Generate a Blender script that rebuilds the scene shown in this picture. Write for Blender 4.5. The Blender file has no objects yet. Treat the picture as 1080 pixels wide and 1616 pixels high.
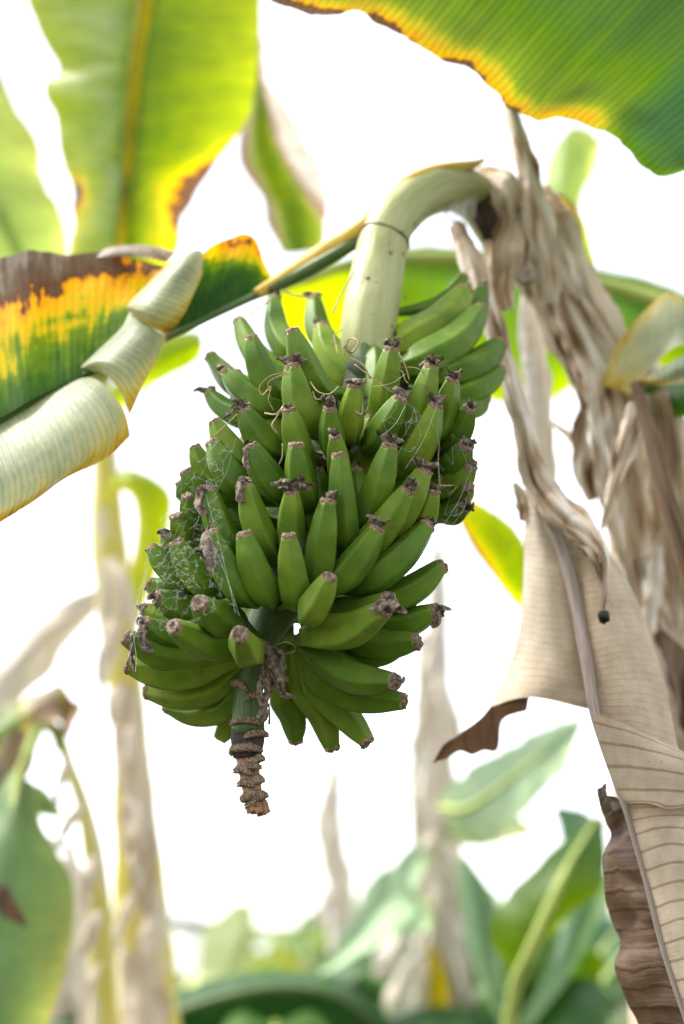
import bpy, math, random
import numpy as np
from mathutils import Vector, noise as mnoise
random.seed(11); rng = np.random.default_rng(11)
sc = bpy.context.scene; C = sc.collection
# ------------------------------------------------------------------ camera
PITCH = math.radians(18.0); CAMZ = 1.5; FPX = 50/36*1616
cam = bpy.data.cameras.new('camera'); camo = bpy.data.objects.new('camera', cam); C.objects.link(camo)
camo.location = (0, 0, CAMZ); camo.rotation_euler = (math.pi/2+PITCH, 0, 0)
cam.sensor_fit = 'VERTICAL'; cam.sensor_height = 36; cam.sensor_width = 24; cam.lens = 50
cam.clip_start = 0.05; cam.clip_end = 2000
cam.dof.use_dof = True; cam.dof.focus_distance = 1.335; cam.dof.aperture_fstop = 2.05; cam.dof.aperture_blades = 0
sc.camera = camo
# ------------------------------------------------------------------ sky, sun, exposure
SUN_EL, SUN_AZ = math.radians(56), math.radians(-78)      # azimuth from +Y (view direction) towards +X
w = bpy.data.worlds.new('World'); sc.world = w; w.use_nodes = True
nt = w.node_tree; bg = nt.nodes['Background']
sky = nt.nodes.new('ShaderNodeTexSky'); sky.sky_type = 'NISHITA'; sky.sun_disc = False
sky.sun_elevation = SUN_EL; sky.sun_rotation = SUN_AZ; sky.air_density = 1.0; sky.dust_density = 1.0; sky.ozone_density = 1.0
hs = nt.nodes.new('ShaderNodeHueSaturation'); hs.inputs['Saturation'].default_value = 0.22
nt.links.new(sky.outputs[0], hs.inputs['Color']); nt.links.new(hs.outputs[0], bg.inputs['Color'])
bg.inputs['Strength'].default_value = 0.095
sl = bpy.data.lights.new('sun', 'SUN'); sl.energy = 1.5; sl.angle = math.radians(16); sl.color = (1, 0.95, 0.87)
so = bpy.data.objects.new('sun', sl); C.objects.link(so)
sd = Vector((math.sin(SUN_AZ)*math.cos(SUN_EL), math.cos(SUN_AZ)*math.cos(SUN_EL), math.sin(SUN_EL)))
so.rotation_euler = sd.to_track_quat('Z', 'Y').to_euler()
sc.view_settings.view_transform = 'Standard'; sc.view_settings.look = 'None'
sc.view_settings.gamma = 1; sc.view_settings.exposure = 2.45; sc.view_settings.use_curve_mapping = False
sc.render.engine = 'CYCLES'
sc.cycles.max_bounces = 10; sc.cycles.diffuse_bounces = 5; sc.cycles.transmission_bounces = 8
sc.cycles.use_denoising = True

# ------------------------------------------------------------------ helpers
CP, SP = math.cos(PITCH), math.sin(PITCH)
def P(u, v, d):
    """point of the place seen at photo pixel (u,v), d metres in front of the camera"""
    x = (u-540)/FPX*d; y = -(v-808)/FPX*d
    return np.array((x, d*CP - y*SP, CAMZ + d*SP + y*CP))
FWD = np.array((0, CP, SP)); UPV = np.array((0, -SP, CP)); RT = np.array((1., 0, 0))
def lerp_tab(tab, x):
    a = np.array(tab, float); return [float(np.interp(x, a[:, 0], a[:, i])) for i in range(1, a.shape[1])]
def cr(pts, n):
    """Catmull-Rom through pts, n samples per span"""
    p = np.array(pts, float)
    if len(p) == 2: return p[0] + (p[1]-p[0])*np.linspace(0, 1, n+1)[:, None]
    q = np.vstack([2*p[0]-p[1], p, 2*p[-1]-p[-2]]); out = []
    for i in range(1, len(q)-2):
        a, b, c, d = q[i-1], q[i], q[i+1], q[i+2]
        for t in np.arange(n)/n:
            out.append(0.5*(2*b + (c-a)*t + (2*a-5*b+4*c-d)*t*t + (3*b-a-3*c+d)*t**3))
    out.append(p[-1]); return np.array(out)
def unit(v): return v/(np.linalg.norm(v)+1e-12)
def nz(x, y=0., z=0.): return mnoise.noise(Vector((x, y, z)))
ORG = {}
def thing(name, label, cat, loc, group=None):
    o = bpy.data.objects.new(name, None); C.objects.link(o); o.location = tuple(loc); o.empty_display_size = 0.05
    o['label'] = label; o['category'] = cat
    if group: o['group'] = group
    ORG[o] = np.array(loc, float); return o
def tag(o, label, cat, group=None, kind=None):
    o['label'] = label; o['category'] = cat
    if group: o['group'] = group
    if kind: o['kind'] = kind
def mk(name, V, F, mat, parent=None, smooth=True, uv=None, age=None):
    V = np.asarray(V, float); org = ORG.get(parent, np.zeros(3)) if parent else None
    if org is None: org = V.mean(0)*0
    me = bpy.data.meshes.new(name); me.from_pydata((V-org).tolist(), [], F)
    if smooth: me.polygons.foreach_set('use_smooth', [True]*len(me.polygons))
    if uv is not None:
        l = me.uv_layers.new(name='UVMap'); idx = np.zeros(len(me.loops), int); me.loops.foreach_get('vertex_index', idx)
        l.data.foreach_set('uv', np.asarray(uv, float)[idx].ravel())
    if age is not None:
        a = me.attributes.new('age', 'FLOAT', 'POINT'); a.data.foreach_set('value', np.asarray(age, float))
    me.materials.append(mat); me.update()
    o = bpy.data.objects.new(name, me); C.objects.link(o)
    if parent: o.parent = parent; ORG[o] = org
    return o
class MB:
    def __init__(s): s.V = []; s.F = []; s.uv = []
    def add(s, V, F, uv=None):
        b = len(s.V); s.V += [tuple(v) for v in V]; s.F += [tuple(i+b for i in f) for f in F]
        s.uv += [tuple(x) for x in (uv if uv is not None else np.zeros((len(V), 2)))]
    def build(s, name, mat, parent=None, smooth=True): return mk(name, s.V, s.F, mat, parent, smooth, s.uv)
def sweep(path, rad, seg=12, prof=None, hint=None, caps=True, ridge=0., phase=0., rough=0., seed=0.):
    """tube along path; rad scalar or per point; prof = closed list of (x,y) in units of rad"""
    path = np.asarray(path, float); n = len(path); rad = np.broadcast_to(np.asarray(rad, float), (n,))
    T = np.gradient(path, axis=0); T /= np.linalg.norm(T, axis=1)[:, None]+1e-12
    h = np.array(hint if hint is not None else (0.13, 0.21, 0.97), float)
    N = h - T[0]*h.dot(T[0])
    if np.linalg.norm(N) < 1e-3: N = np.array((1., 0, 0)) - T[0]*T[0][0]
    N = unit(N)
    if prof is None: pr = [(math.cos(a)*(1+ridge*math.cos(5*a+phase)), math.sin(a)*(1+ridge*math.cos(5*a+phase))) for a in np.arange(seg)*2*math.pi/seg]
    else: pr = prof
    m = len(pr); V = []; UV = []; L = 0
    for i in range(n):
        if i: L += np.linalg.norm(path[i]-path[i-1])
        N = unit(N - T[i]*N.dot(T[i])); B = np.cross(T[i], N)
        for j, (a, b) in enumerate(pr):
            k = 1.0
            if rough: k += rough*nz(j*2.1/m*3+seed, L*18, seed*1.7)+rough*.6*nz(math.cos(j*6.283/m)*2.5+seed, L*45, math.sin(j*6.283/m)*2.5)
            V.append(path[i] + (N*a + B*b)*rad[i]*k); UV.append((j/m, L))
    F = [(i*m+j, i*m+(j+1) % m, (i+1)*m+(j+1) % m, (i+1)*m+j) for i in range(n-1) for j in range(m)]
    if caps: F.append(tuple(range(m))[::-1]); F.append(tuple((n-1)*m+j for j in range(m)))
    return V, F, UV
def px(pts, n=6):
    """dense path from (u,v,d[,halfwidth px]) list -> world path, radii in metres"""
    a = cr(pts, n); W = np.array([P(*r[:3]) for r in a])
    R = a[:, 3]*a[:, 2]/FPX if a.shape[1] > 3 else None
    return W, R
def sheet(rows, nr=6, nc=5, ripple=0.004, rf=14., jag=0.0, mid=None, seed=0., world=False):
    """blade through rows of (u,v,d,age); rows run along the midrib, columns across"""
    A = np.array([[(*P(*c[:3]), c[3] if len(c) > 3 else 0.3) if not world else c for c in r] for r in rows], float)
    nR, nC, _ = A.shape
    D = np.array([cr(A[:, j], nr) for j in range(nC)])           # cols x denseRows x 4
    D = np.array([cr(D[:, i], nc) for i in range(D.shape[1])])   # denseRows x denseCols x 4
    R_, C_, _ = D.shape
    X = D[..., :3]; du = np.gradient(X, axis=0); dv = np.gradient(X, axis=1)
    Nn = np.cross(du, dv); Nn /= np.linalg.norm(Nn, axis=2)[..., None]+1e-12
    Ls = np.concatenate([[0], np.cumsum(np.linalg.norm(np.diff(X[:, C_//2], axis=0), axis=1))])
    if mid is None: mid = 0
    V = []; UV = []; AG = []
    for i in range(R_):
        for j in range(C_):
            a = (j/nc - mid)/max(nC-1-mid, mid); x = X[i, j]; e = abs(a)
            f = ripple*(0.25+e)*(nz(Ls[i]*rf+seed, e*1.3, seed)+.5*nz(Ls[i]*rf*2.7+seed, e*2.5, seed+5))
            q = x + Nn[i, j]*f
            if jag and j in (0, C_-1) and not (mid == j/nc):
                dj = unit(X[i, j]-X[i, j-1 if j else 1]); q = q + dj*jag*(nz(Ls[i]*40+seed, 3.3, a)+.6*nz(Ls[i]*110+seed, 7.7, a))
            V.append(q); UV.append((a, Ls[i])); AG.append(D[i, j, 3])
    F = [(i*C_+j, i*C_+j+1, (i+1)*C_+j+1, (i+1)*C_+j) for i in range(R_-1) for j in range(C_-1)]
    return V, F, UV, AG
def blade(name, rows, mat, parent, **k):
    V, F, UV, AG = sheet(rows, **k); return mk(name, V, F, mat, parent, True, UV, AG)
def ribbon(pts, seed=0., crumple=0.35, curl=0.5, n=6, m=7, twist=0., hint=None):
    """crumpled dry strip along (u,v,d,halfwidth px): curled cross-section, noisy"""
    W, R = px(pts, n); return wribbon(W, R, seed, crumple, curl, m, twist, hint)
def wribbon(W, R, seed=0., crumple=0.35, curl=0.5, m=7, twist=0., hint=None):
    W = np.asarray(W, float); n = len(W); R = np.broadcast_to(np.asarray(R, float), (n,)); Rm = R.max()
    T = np.gradient(W, axis=0); T /= np.linalg.norm(T, axis=1)[:, None]+1e-12
    V = []; UV = []; AG = []; L = 0
    for i in range(n):
        if i: L += np.linalg.norm(W[i]-W[i-1])
        h = np.array(hint) if hint is not None else -unit(W[i]-np.array((0, 0, CAMZ)))
        N = unit(h - T[i]*h.dot(T[i])); S = np.cross(T[i], N)
        th = twist*i/n + crumple*nz(L/R.max()*.6+seed, 9.1)
        S, N = S*math.cos(th)+N*math.sin(th), N*math.cos(th)-S*math.sin(th)
        for j in range(m):
            a = 2*j/(m-1)-1
            q = L/Rm
            k = nz(q*.33+seed, a*1.9, seed)*crumple*1.3 + nz(q*.6+seed, a*5.0, seed+3)*crumple*.55 + nz(q*2.2+seed, a*3, seed+8)*crumple*.16
            V.append(W[i] + S*R[i]*a*(1+.30*nz(q*.7+seed, 4*a//1, 4.4)+.10*nz(q*3+seed, 3*a, 2.2)) + N*R[i]*(curl*(0.5-a*a)+k)); UV.append((a, L))
            AG.append(0.55+0.55*nz(q*.35+seed, a*1.6, 1.1)+.25*nz(q*.5, a*6, seed))
    F = [(i*m+j, i*m+j+1, (i+1)*m+j+1, (i+1)*m+j) for i in range(n-1) for j in range(m-1)]
    return V, F, UV, AG
# ------------------------------------------------------------------ materials
def newmat(name):
    m = bpy.data.materials.new(name); m.use_nodes = True; n = m.node_tree; n.nodes.clear(); return m, n, n.nodes.new, n.links.new
def ramp(n, stops, interp='LINEAR'):
    r = n.nodes.new('ShaderNodeValToRGB'); e = r.color_ramp.elements; r.color_ramp.interpolation = interp
    while len(e) < len(stops): e.new(0.5)
    for x, (p, c) in zip(e, stops): x.position = p; x.color = (*c, 1)
    return r
def math_n(n, op, a, b=None):
    m = n.nodes.new('ShaderNodeMath'); m.operation = op
    for i, x in enumerate((a, b)):
        if x is None: continue
        if isinstance(x, (int, float)): m.inputs[i].default_value = x
        else: n.links.new(x, m.inputs[i])
    return m.outputs[0]
def noise_n(n, vec, scale, detail=3, rough=.55):
    t = n.nodes.new('ShaderNodeTexNoise'); t.inputs['Scale'].default_value = scale
    t.inputs['Detail'].default_value = detail; t.inputs['Roughness'].default_value = rough
    if vec is not None: n.links.new(vec, t.inputs['Vector'])
    return t.outputs['Fac']
def mapping(n, vec, scale):
    t = n.nodes.new('ShaderNodeMapping'); t.inputs['Scale'].default_value = scale; n.links.new(vec, t.inputs['Vector']); return t.outputs[0]
def mixc(n, fac, a, b, mode='MIX'):
    m = n.nodes.new('ShaderNodeMix'); m.data_type = 'RGBA'; m.blend_type = mode
    for s, x in ((0, fac), (6, a), (7, b)):
        if isinstance(x, (int, float)): m.inputs[s].default_value = x
        elif isinstance(x, tuple): m.inputs[s].default_value = (*x, 1)
        else: n.links.new(x, m.inputs[s])
    return m.outputs[2]
def leaf_material(name, stops, trans=0.5, tgain=1.25, thue=0.485, streak=0.22, vein=(.009, 0.14), rough=.45, bump=.25, veincol=None, spec=.4, along=False, dist=2.0, thin=.82, speck=.25, blot=.6):
    m, n, new, link = newmat(name)
    uv = new('ShaderNodeUVMap').outputs[0]; at = new('ShaderNodeAttribute'); at.attribute_name = 'age'
    st = noise_n(n, mapping(n, uv, (7, 3, 1) if along else (2.2, 75, 1)), 1.0, 4, .6); st2 = noise_n(n, mapping(n, uv, (6, 14, 1)), 1.0, 3)
    a = math_n(n, 'ADD', at.outputs['Fac'], math_n(n, 'MULTIPLY', math_n(n, 'SUBTRACT', st, .5), streak*1.6))
    a = math_n(n, 'ADD', a, math_n(n, 'MULTIPLY', math_n(n, 'SUBTRACT', st2, .5), streak*blot))
    r = ramp(n, stops); link(a, r.inputs[0])
    wv = new('ShaderNodeTexWave'); wv.bands_direction = 'Y'; wv.inputs['Scale'].default_value = .314/vein[0]
    wv.inputs['Distortion'].default_value = dist; wv.inputs['Detail'].default_value = 3; wv.inputs['Detail Scale'].default_value = .5
    link(mapping(n, uv, (.35, 1, 1)), wv.inputs['Vector'])
    fine = noise_n(n, mapping(n, uv, (34, 5, 1) if along else (3, 420, 1)), 1.0, 2); soft = noise_n(n, mapping(n, uv, (5, 30, 1)), 1.0, 5)
    vr = ramp(n, [(0, (0, 0, 0)), (thin, (0, 0, 0)), (.98, (1, 1, 1))]); link(wv.outputs['Fac'], vr.inputs[0])
    if veincol: col = mixc(n, math_n(n, 'MULTIPLY', vr.outputs[0], vein[1]), r.outputs[0], veincol)
    else: col = mixc(n, vein[1], r.outputs[0], mixc(n, wv.outputs['Fac'], (.35, .45, .3), (1, 1, 1)), 'MULTIPLY')
    ob = new('ShaderNodeTexCoord').outputs['Object']; sp = ramp(n, [(0, (0, 0, 0)), (.64, (0, 0, 0)), (.74, (1, 1, 1))]); link(noise_n(n, ob, 170, 3, .6), sp.inputs[0])
    mt = ramp(n, [(.35, (.62, .58, .52)), (.65, (1, 1, 1))]); link(noise_n(n, ob, 26, 5, .65), mt.inputs[0])
    col = mixc(n, speck, col, mixc(n, 1.0, col, mt.outputs[0], 'MULTIPLY')); col = mixc(n, math_n(n, 'MULTIPLY', sp.outputs[0], speck*.6), col, (.10, .06, .03))
    tint = noise_n(n, mapping(n, uv, (1.5, 5, 1)), 1.0, 2)
    hv = new('ShaderNodeHueSaturation'); link(col, hv.inputs['Color']); link(math_n(n, 'ADD', math_n(n, 'MULTIPLY', tint, .7), .65), hv.inputs['Value'])
    col = hv.outputs[0]
    p = new('ShaderNodeBsdfPrincipled'); link(col, p.inputs['Base Color']); p.inputs['Roughness'].default_value = rough; p.inputs['Specular IOR Level'].default_value = spec
    hb = math_n(n, 'ADD', math_n(n, 'MULTIPLY', vr.outputs[0], -.5), math_n(n, 'ADD', math_n(n, 'MULTIPLY', fine, .5), math_n(n, 'MULTIPLY', soft, 1.2)))
    b = new('ShaderNodeBump'); b.inputs['Strength'].default_value = bump; b.inputs['Distance'].default_value = .002; link(hb, b.inputs['Height']); link(b.outputs[0], p.inputs['Normal'])
    tr = new('ShaderNodeBsdfTranslucent'); h2 = new('ShaderNodeHueSaturation'); h2.inputs['Hue'].default_value = thue; h2.inputs['Saturation'].default_value = 1.05
    h2.inputs['Value'].default_value = tgain; link(col, h2.inputs['Color']); link(h2.outputs[0], tr.inputs['Color'])
    mx = new('ShaderNodeMixShader'); mx.inputs[0].default_value = trans; link(p.outputs[0], mx.inputs[1]); link(tr.outputs[0], mx.inputs[2])
    o = new('ShaderNodeOutputMaterial'); link(mx.outputs[0], o.inputs[0]); return m
GREEN = [(0, (.022, .085, .035)), (.28, (.045, .135, .012)), (.48, (.17, .29, .012)), (.60, (.60, .43, .012)), (.68, (.66, .30, .006)), (.735, (.14, .065, .02)), (.86, (.19, .14, .10)), (1, (.52, .45, .38))]
M = {}
M['leaf'] = leaf_material('banana_leaf', GREEN)
GREENB = [(0, (.03, .095, .03)), (.28, (.080, .155, .006)), (.48, (.23, .30, .010)), (.60, (.50, .42, .015)), (.66, (.50, .29, .010)), (.71, (.11, .055, .018)), (.86, (.085, .055, .035)), (1, (.52, .45, .38))]
M['leaf_glare_tint'] = leaf_material('glare_tinted_leaf', [(0, (.10, .20, .11)), (.3, (.15, .26, .08)), (.5, (.27, .33, .08)), (.6, (.46, .42, .10)), (.8, (.30, .22, .14)), (1, (.5, .44, .38))], trans=.5, tgain=1.3)  # veil of glare over the background put into a paler leaf colour
M['leaf_back'] = leaf_material('banana_leaf_thin', GREENB, trans=.62, tgain=2.15, vein=(.009, .24), streak=.16)
M['leaf_flame'] = leaf_material('scorched_banana_leaf', [(0, (.016, .055, .012)), (.28, (.04, .115, .010)), (.44, (.15, .25, .010)), (.51, (.60, .48, .008)), (.59, (.86, .50, .004)), (.68, (.82, .33, .004)), (.71, (.11, .05, .018)), (.86, (.15, .105, .07)), (1, (.36, .30, .24))], streak=.32, blot=1.2, tgain=1.4, spec=.1, rough=.6, vein=(.009, .25))
M['leaf_light_tint'] = leaf_material('light_tinted_thin_leaf', [(0, (.18, .30, .10)), (.4, (.30, .42, .10)), (.55, (.48, .52, .12)), (.8, (.5, .42, .2)), (1, (.5, .44, .38))], trans=.65, tgain=1.6)  # overexposed backlight put into the pale colour and gain
M['leaf_great'] = leaf_material('overhead_banana_leaf', [(0, (.022, .085, .032)), (.28, (.060, .145, .008)), (.46, (.17, .26, .010)), (.56, (.46, .40, .012)), (.66, (.56, .32, .008)), (.70, (.12, .06, .02)), (.86, (.10, .07, .05)), (1, (.3, .25, .2))], trans=.55, tgain=1.5, vein=(.008, .5), streak=.15, blot=.4)
M['leaf_haze_tint'] = leaf_material('haze_tinted_leaf', [(0, (.25, .34, .23)), (.3, (.29, .38, .21)), (.5, (.40, .44, .20)), (.6, (.5, .45, .2)), (.8, (.45, .36, .27)), (1, (.55, .5, .44))], trans=.68, tgain=1.6)  # background haze put into a pale, brighter leaf colour
M['leaf_tan'] = leaf_material('half_dead_leaf', [(0, (.03, .095, .03)), (.3, (.080, .155, .006)), (.45, (.20, .27, .012)), (.56, (.36, .33, .10)), (.66, (.30, .21, .12)), (.8, (.24, .16, .11)), (.92, (.50, .42, .34)), (1, (.60, .53, .46))], trans=.55, tgain=1.7)
M['under'] = leaf_material('leaf_underside_waxy', [(0, (.20, .27, .16)), (.3, (.40, .43, .27)), (.45, (.54, .52, .28)), (.52, (.62, .54, .20)), (.6, (.58, .44, .07)), (.70, (.50, .28, .04)), (.78, (.16, .09, .04)), (1, (.45, .38, .30))], trans=.42, tgain=1.3, rough=.5, vein=(.0075, .34), streak=.34, bump=.5, speck=.5)
M['dead'] = leaf_material('dead_leaf_tan', [(0, (.13, .08, .045)), (.3, (.27, .195, .13)), (.5, (.50, .40, .295)), (.75, (.60, .52, .42)), (1, (.66, .60, .52))], trans=.28, tgain=1.15, rough=.75, vein=(.017, .6), streak=.18, veincol=(.26, .14, .065), bump=.5, spec=.2, thue=.5, dist=1.1, thin=.90, speck=.6)
M['dead_plain'] = leaf_material('dead_leaf_plain_tan', [(0, (.13, .08, .045)), (.3, (.27, .195, .13)), (.5, (.50, .40, .295)), (.75, (.60, .52, .42)), (1, (.66, .60, .52))], trans=.28, tgain=1.15, rough=.75, vein=(.008, .10), streak=.18, veincol=(.26, .14, .065), bump=.5, spec=.2, thue=.5, speck=.6)
M['dead_dark'] = leaf_material('dead_leaf_brown', [(0, (.035, .02, .012)), (.4, (.085, .048, .026)), (.7, (.16, .10, .06)), (1, (.30, .22, .15))], trans=.22, tgain=1.5, rough=.6, vein=(.02, .5), streak=.3, veincol=(.04, .02, .01), bump=.7, spec=.3, thue=.49)
M['dry'] = leaf_material('dried_sheath', [(0, (.05, .03, .02)), (.22, (.15, .095, .06)), (.42, (.36, .255, .165)), (.6, (.53, .42, .31)), (.8, (.62, .54, .44)), (1, (.68, .63, .57))], along=True, trans=.15, tgain=1.1, rough=.85, vein=(.05, .0), streak=.5, veincol=(.12, .07, .04), bump=.8, spec=.15, thue=.5)
def banana_material():
    m, n, new, link = newmat('green_banana_skin')
    uv = new('ShaderNodeUVMap').outputs[0]; tc = new('ShaderNodeTexCoord').outputs['Object']; oi = new('ShaderNodeObjectInfo').outputs['Random']
    big = noise_n(n, tc, 30, 3); r = ramp(n, [(.25, (.048, .110, .009)), (.5, (.097, .172, .014)), (.75, (.200, .268, .026))])
    link(math_n(n, 'ADD', math_n(n, 'MULTIPLY', big, .7), math_n(n, 'MULTIPLY', oi, .30)), r.inputs[0])
    str_ = noise_n(n, mapping(n, uv, (30, 9, 1)), 1.0, 3); col = mixc(n, .25, r.outputs[0], mixc(n, str_, (.55, .7, .5), (1.3, 1.2, 1.2)), 'MULTIPLY')
    sp = noise_n(n, tc, 420, 2, .5); spr = ramp(n, [(.0, (0, 0, 0)), (.69, (0, 0, 0)), (.75, (1, 1, 1))]); link(sp, spr.inputs[0])
    blot = noise_n(n, tc, 75, 4, .6); br = ramp(n, [(.0, (0, 0, 0)), (.62, (0, 0, 0)), (.70, (1, 1, 1))]); link(blot, br.inputs[0])
    col = mixc(n, math_n(n, 'MULTIPLY', spr.outputs[0], .5), col, (.05, .045, .02)); col = mixc(n, math_n(n, 'MULTIPLY', br.outputs[0], .5), col, (.11, .09, .035))
    wax = noise_n(n, tc, 55, 5, .65); wr = ramp(n, [(0, (0, 0, 0)), (.52, (0, 0, 0)), (.8, (1, 1, 1))]); link(wax, wr.inputs[0])
    col = mixc(n, math_n(n, 'MULTIPLY', wr.outputs[0], .13), col, (.28, .36, .20))
    p = new('ShaderNodeBsdfPrincipled'); link(col, p.inputs['Base Color']); p.inputs['Specular IOR Level'].default_value = .16
    link(math_n(n, 'ADD', math_n(n, 'MULTIPLY', wax, .35), .30), p.inputs['Roughness'])
    p.inputs['Subsurface Weight'].default_value = .06; p.inputs['Subsurface Radius'].default_value = (.004, .006, .001); p.inputs['Subsurface Scale'].default_value = .6
    b = new('ShaderNodeBump'); b.inputs['Strength'].default_value = .22; b.inputs['Distance'].default_value = .001
    link(math_n(n, 'ADD', math_n(n, 'MULTIPLY', str_, .8), math_n(n, 'MULTIPLY', noise_n(n, tc, 300, 3), .5)), b.inputs['Height']); link(b.outputs[0], p.inputs['Normal'])
    o = new('ShaderNodeOutputMaterial'); link(p.outputs[0], o.inputs[0]); return m
def noisy(name, stops, scale=40, stretch=(1, 1, 1), rough=.8, bump=.5, dist=.002, spec=.3, detail=5, coords='Object', sss=0):
    m, n, new, link = newmat(name)
    tc = new('ShaderNodeTexCoord').outputs[coords] if coords != 'UVMap' else new('ShaderNodeUVMap').outputs[0]
    f = noise_n(n, mapping(n, tc, stretch), scale, detail, .6); r = ramp(n, stops); link(f, r.inputs[0])
    p = new('ShaderNodeBsdfPrincipled'); link(r.outputs[0], p.inputs['Base Color']); p.inputs['Roughness'].default_value = rough; p.inputs['Specular IOR Level'].default_value = spec
    b = new('ShaderNodeBump'); b.inputs['Strength'].default_value = bump; b.inputs['Distance'].default_value = dist
    link(noise_n(n, mapping(n, tc, stretch), scale*2.2, 4), b.inputs['Height']); link(b.outputs[0], p.inputs['Normal'])
    o = new('ShaderNodeOutputMaterial'); link(p.outputs[0], o.inputs[0]); return m
M['banana'] = banana_material()
M['tip'] = noisy('dried_banana_tip', [(.28, (.05, .035, .028)), (.45, (.17, .12, .085)), (.6, (.33, .24, .17)), (.75, (.45, .36, .28))], 260, bump=.9, dist=.0015, rough=.9)
def tip_material():
    m, n, new, link = newmat('dried_banana_tip')
    uv = new('ShaderNodeUVMap').outputs[0]; tc = new('ShaderNodeTexCoord').outputs['Object']; sx = new('ShaderNodeSeparateXYZ'); link(uv, sx.inputs[0])
    f = noise_n(n, tc, 330, 4, .65); r1 = ramp(n, [(.3, (.03, .022, .018)), (.5, (.16, .115, .08)), (.72, (.40, .30, .22))]); link(f, r1.inputs[0])
    r2 = ramp(n, [(.3, (.20, .12, .06)), (.7, (.42, .28, .17))]); link(f, r2.inputs[0])
    k = ramp(n, [(.3, (0, 0, 0)), (.5, (1, 1, 1))]); link(math_n(n, 'MULTIPLY', math_n(n, 'ADD', sx.outputs[1], f), .22), k.inputs[0])
    p = new('ShaderNodeBsdfPrincipled'); link(mixc(n, k.outputs[0], r2.outputs[0], r1.outputs[0]), p.inputs['Base Color']); p.inputs['Roughness'].default_value = .9; p.inputs['Specular IOR Level'].default_value = .2
    b = new('ShaderNodeBump'); b.inputs['Strength'].default_value = .9; b.inputs['Distance'].default_value = .002; link(f, b.inputs['Height']); link(b.outputs[0], p.inputs['Normal'])
    o = new('ShaderNodeOutputMaterial'); link(p.outputs[0], o.inputs[0]); return m
M['tip'] = tip_material()
M['flower'] = noisy('withered_flower', [(.28, (.025, .019, .015)), (.45, (.10, .075, .055)), (.6, (.24, .185, .14)), (.78, (.46, .38, .30))], 210, bump=.9, dist=.0015, rough=.9)
M['filament'] = noisy('dry_filament', [(.3, (.24, .15, .08)), (.7, (.50, .38, .22))], 120, rough=.8)
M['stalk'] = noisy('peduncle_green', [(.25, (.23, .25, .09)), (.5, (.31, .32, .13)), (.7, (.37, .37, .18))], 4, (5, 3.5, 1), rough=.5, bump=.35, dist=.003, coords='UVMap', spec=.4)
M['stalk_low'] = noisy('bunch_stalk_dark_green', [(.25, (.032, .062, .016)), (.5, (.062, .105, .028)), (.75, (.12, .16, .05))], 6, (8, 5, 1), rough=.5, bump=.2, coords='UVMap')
M['stalk_brown'] = noisy('dried_stalk_end', [(.3, (.08, .045, .03)), (.45, (.28, .14, .075)), (.65, (.46, .27, .16)), (.85, (.55, .42, .32))], 5, (6, 30, 1), rough=.8, bump=.5, coords='UVMap')
M['stalk_black'] = noisy('blackened_stalk', [(.3, (.012, .011, .012)), (.6, (.04, .035, .035)), (.8, (.13, .09, .07))], 6, (5, 18, 1), rough=.7, coords='UVMap')
M['scar'] = noisy('bract_scar', [(.3, (.05, .032, .022)), (.5, (.18, .12, .08)), (.7, (.34, .24, .17))], 240, bump=.7, rough=.9)
M['bead'] = noisy('scar_bead', [(.3, (.15, .11, .08)), (.6, (.38, .30, .23)), (.8, (.52, .44, .36))], 300, bump=.5, rough=.9)
M['web'] = noisy('spider_silk', [(.3, (.75, .76, .74)), (.7, (.85, .85, .83))], 50, rough=.5, bump=0)
M['trunk'] = noisy('pseudostem_dry', [(.22, (.13, .075, .045)), (.36, (.34, .24, .16)), (.5, (.52, .42, .32)), (.62, (.62, .54, .46)), (.72, (.55, .44, .14)), (.84, (.34, .30, .06))], 2.2, (3, 5, 1), rough=.8, bump=.8, dist=.006, coords='UVMap')
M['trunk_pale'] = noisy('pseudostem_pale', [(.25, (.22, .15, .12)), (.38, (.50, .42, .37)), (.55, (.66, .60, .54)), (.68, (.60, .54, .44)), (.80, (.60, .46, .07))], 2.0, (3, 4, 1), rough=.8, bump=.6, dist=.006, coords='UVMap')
M['trunk_yellow'] = noisy('pseudostem_yellow', [(.25, (.16, .11, .07)), (.34, (.54, .46, .36)), (.43, (.66, .60, .42)), (.50, (.64, .54, .14)), (.60, (.62, .52, .10)), (.70, (.52, .54, .14))], 2.0, (2.5, 3.2, 1), rough=.75, bump=.5, dist=.005, coords='UVMap')
M['petiole'] = noisy('green_petiole', [(.3, (.20, .27, .05)), (.55, (.36, .42, .11)), (.8, (.52, .50, .22))], 3, (4, 6, 1), rough=.5, bump=.2, coords='UVMap')
M['petiole_gold'] = noisy('golden_petiole_edge', [(.3, (.50, .26, .03)), (.55, (.62, .42, .07)), (.8, (.60, .52, .22))], 4, (4, 8, 1), rough=.5, bump=.2, coords='UVMap')
M['midrib_t'] = leaf_material('backlit_midrib', [(0, (.50, .44, .05)), (1, (.66, .55, .08))], trans=.9, tgain=1.5, along=True, vein=(.05, 0), streak=.3, thue=.5)
M['midrib'] = noisy('leaf_midrib', [(.3, (.22, .30, .06)), (.6, (.36, .40, .12)), (.8, (.45, .44, .18))], 3, (3, 6, 1), rough=.45, bump=.1, coords='UVMap')
M['midrib_dark'] = noisy('dark_midrib', [(.3, (.035, .07, .015)), (.7, (.09, .14, .03))], 3, (3, 8, 1), rough=.45, bump=.2, coords='UVMap')
M['midrib_dead'] = noisy('dry_midrib', [(.3, (.16, .11, .08)), (.5, (.36, .29, .25)), (.75, (.50, .44, .40))], 6, (8, 3, 1), rough=.8, bump=.6, coords='UVMap')
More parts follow.
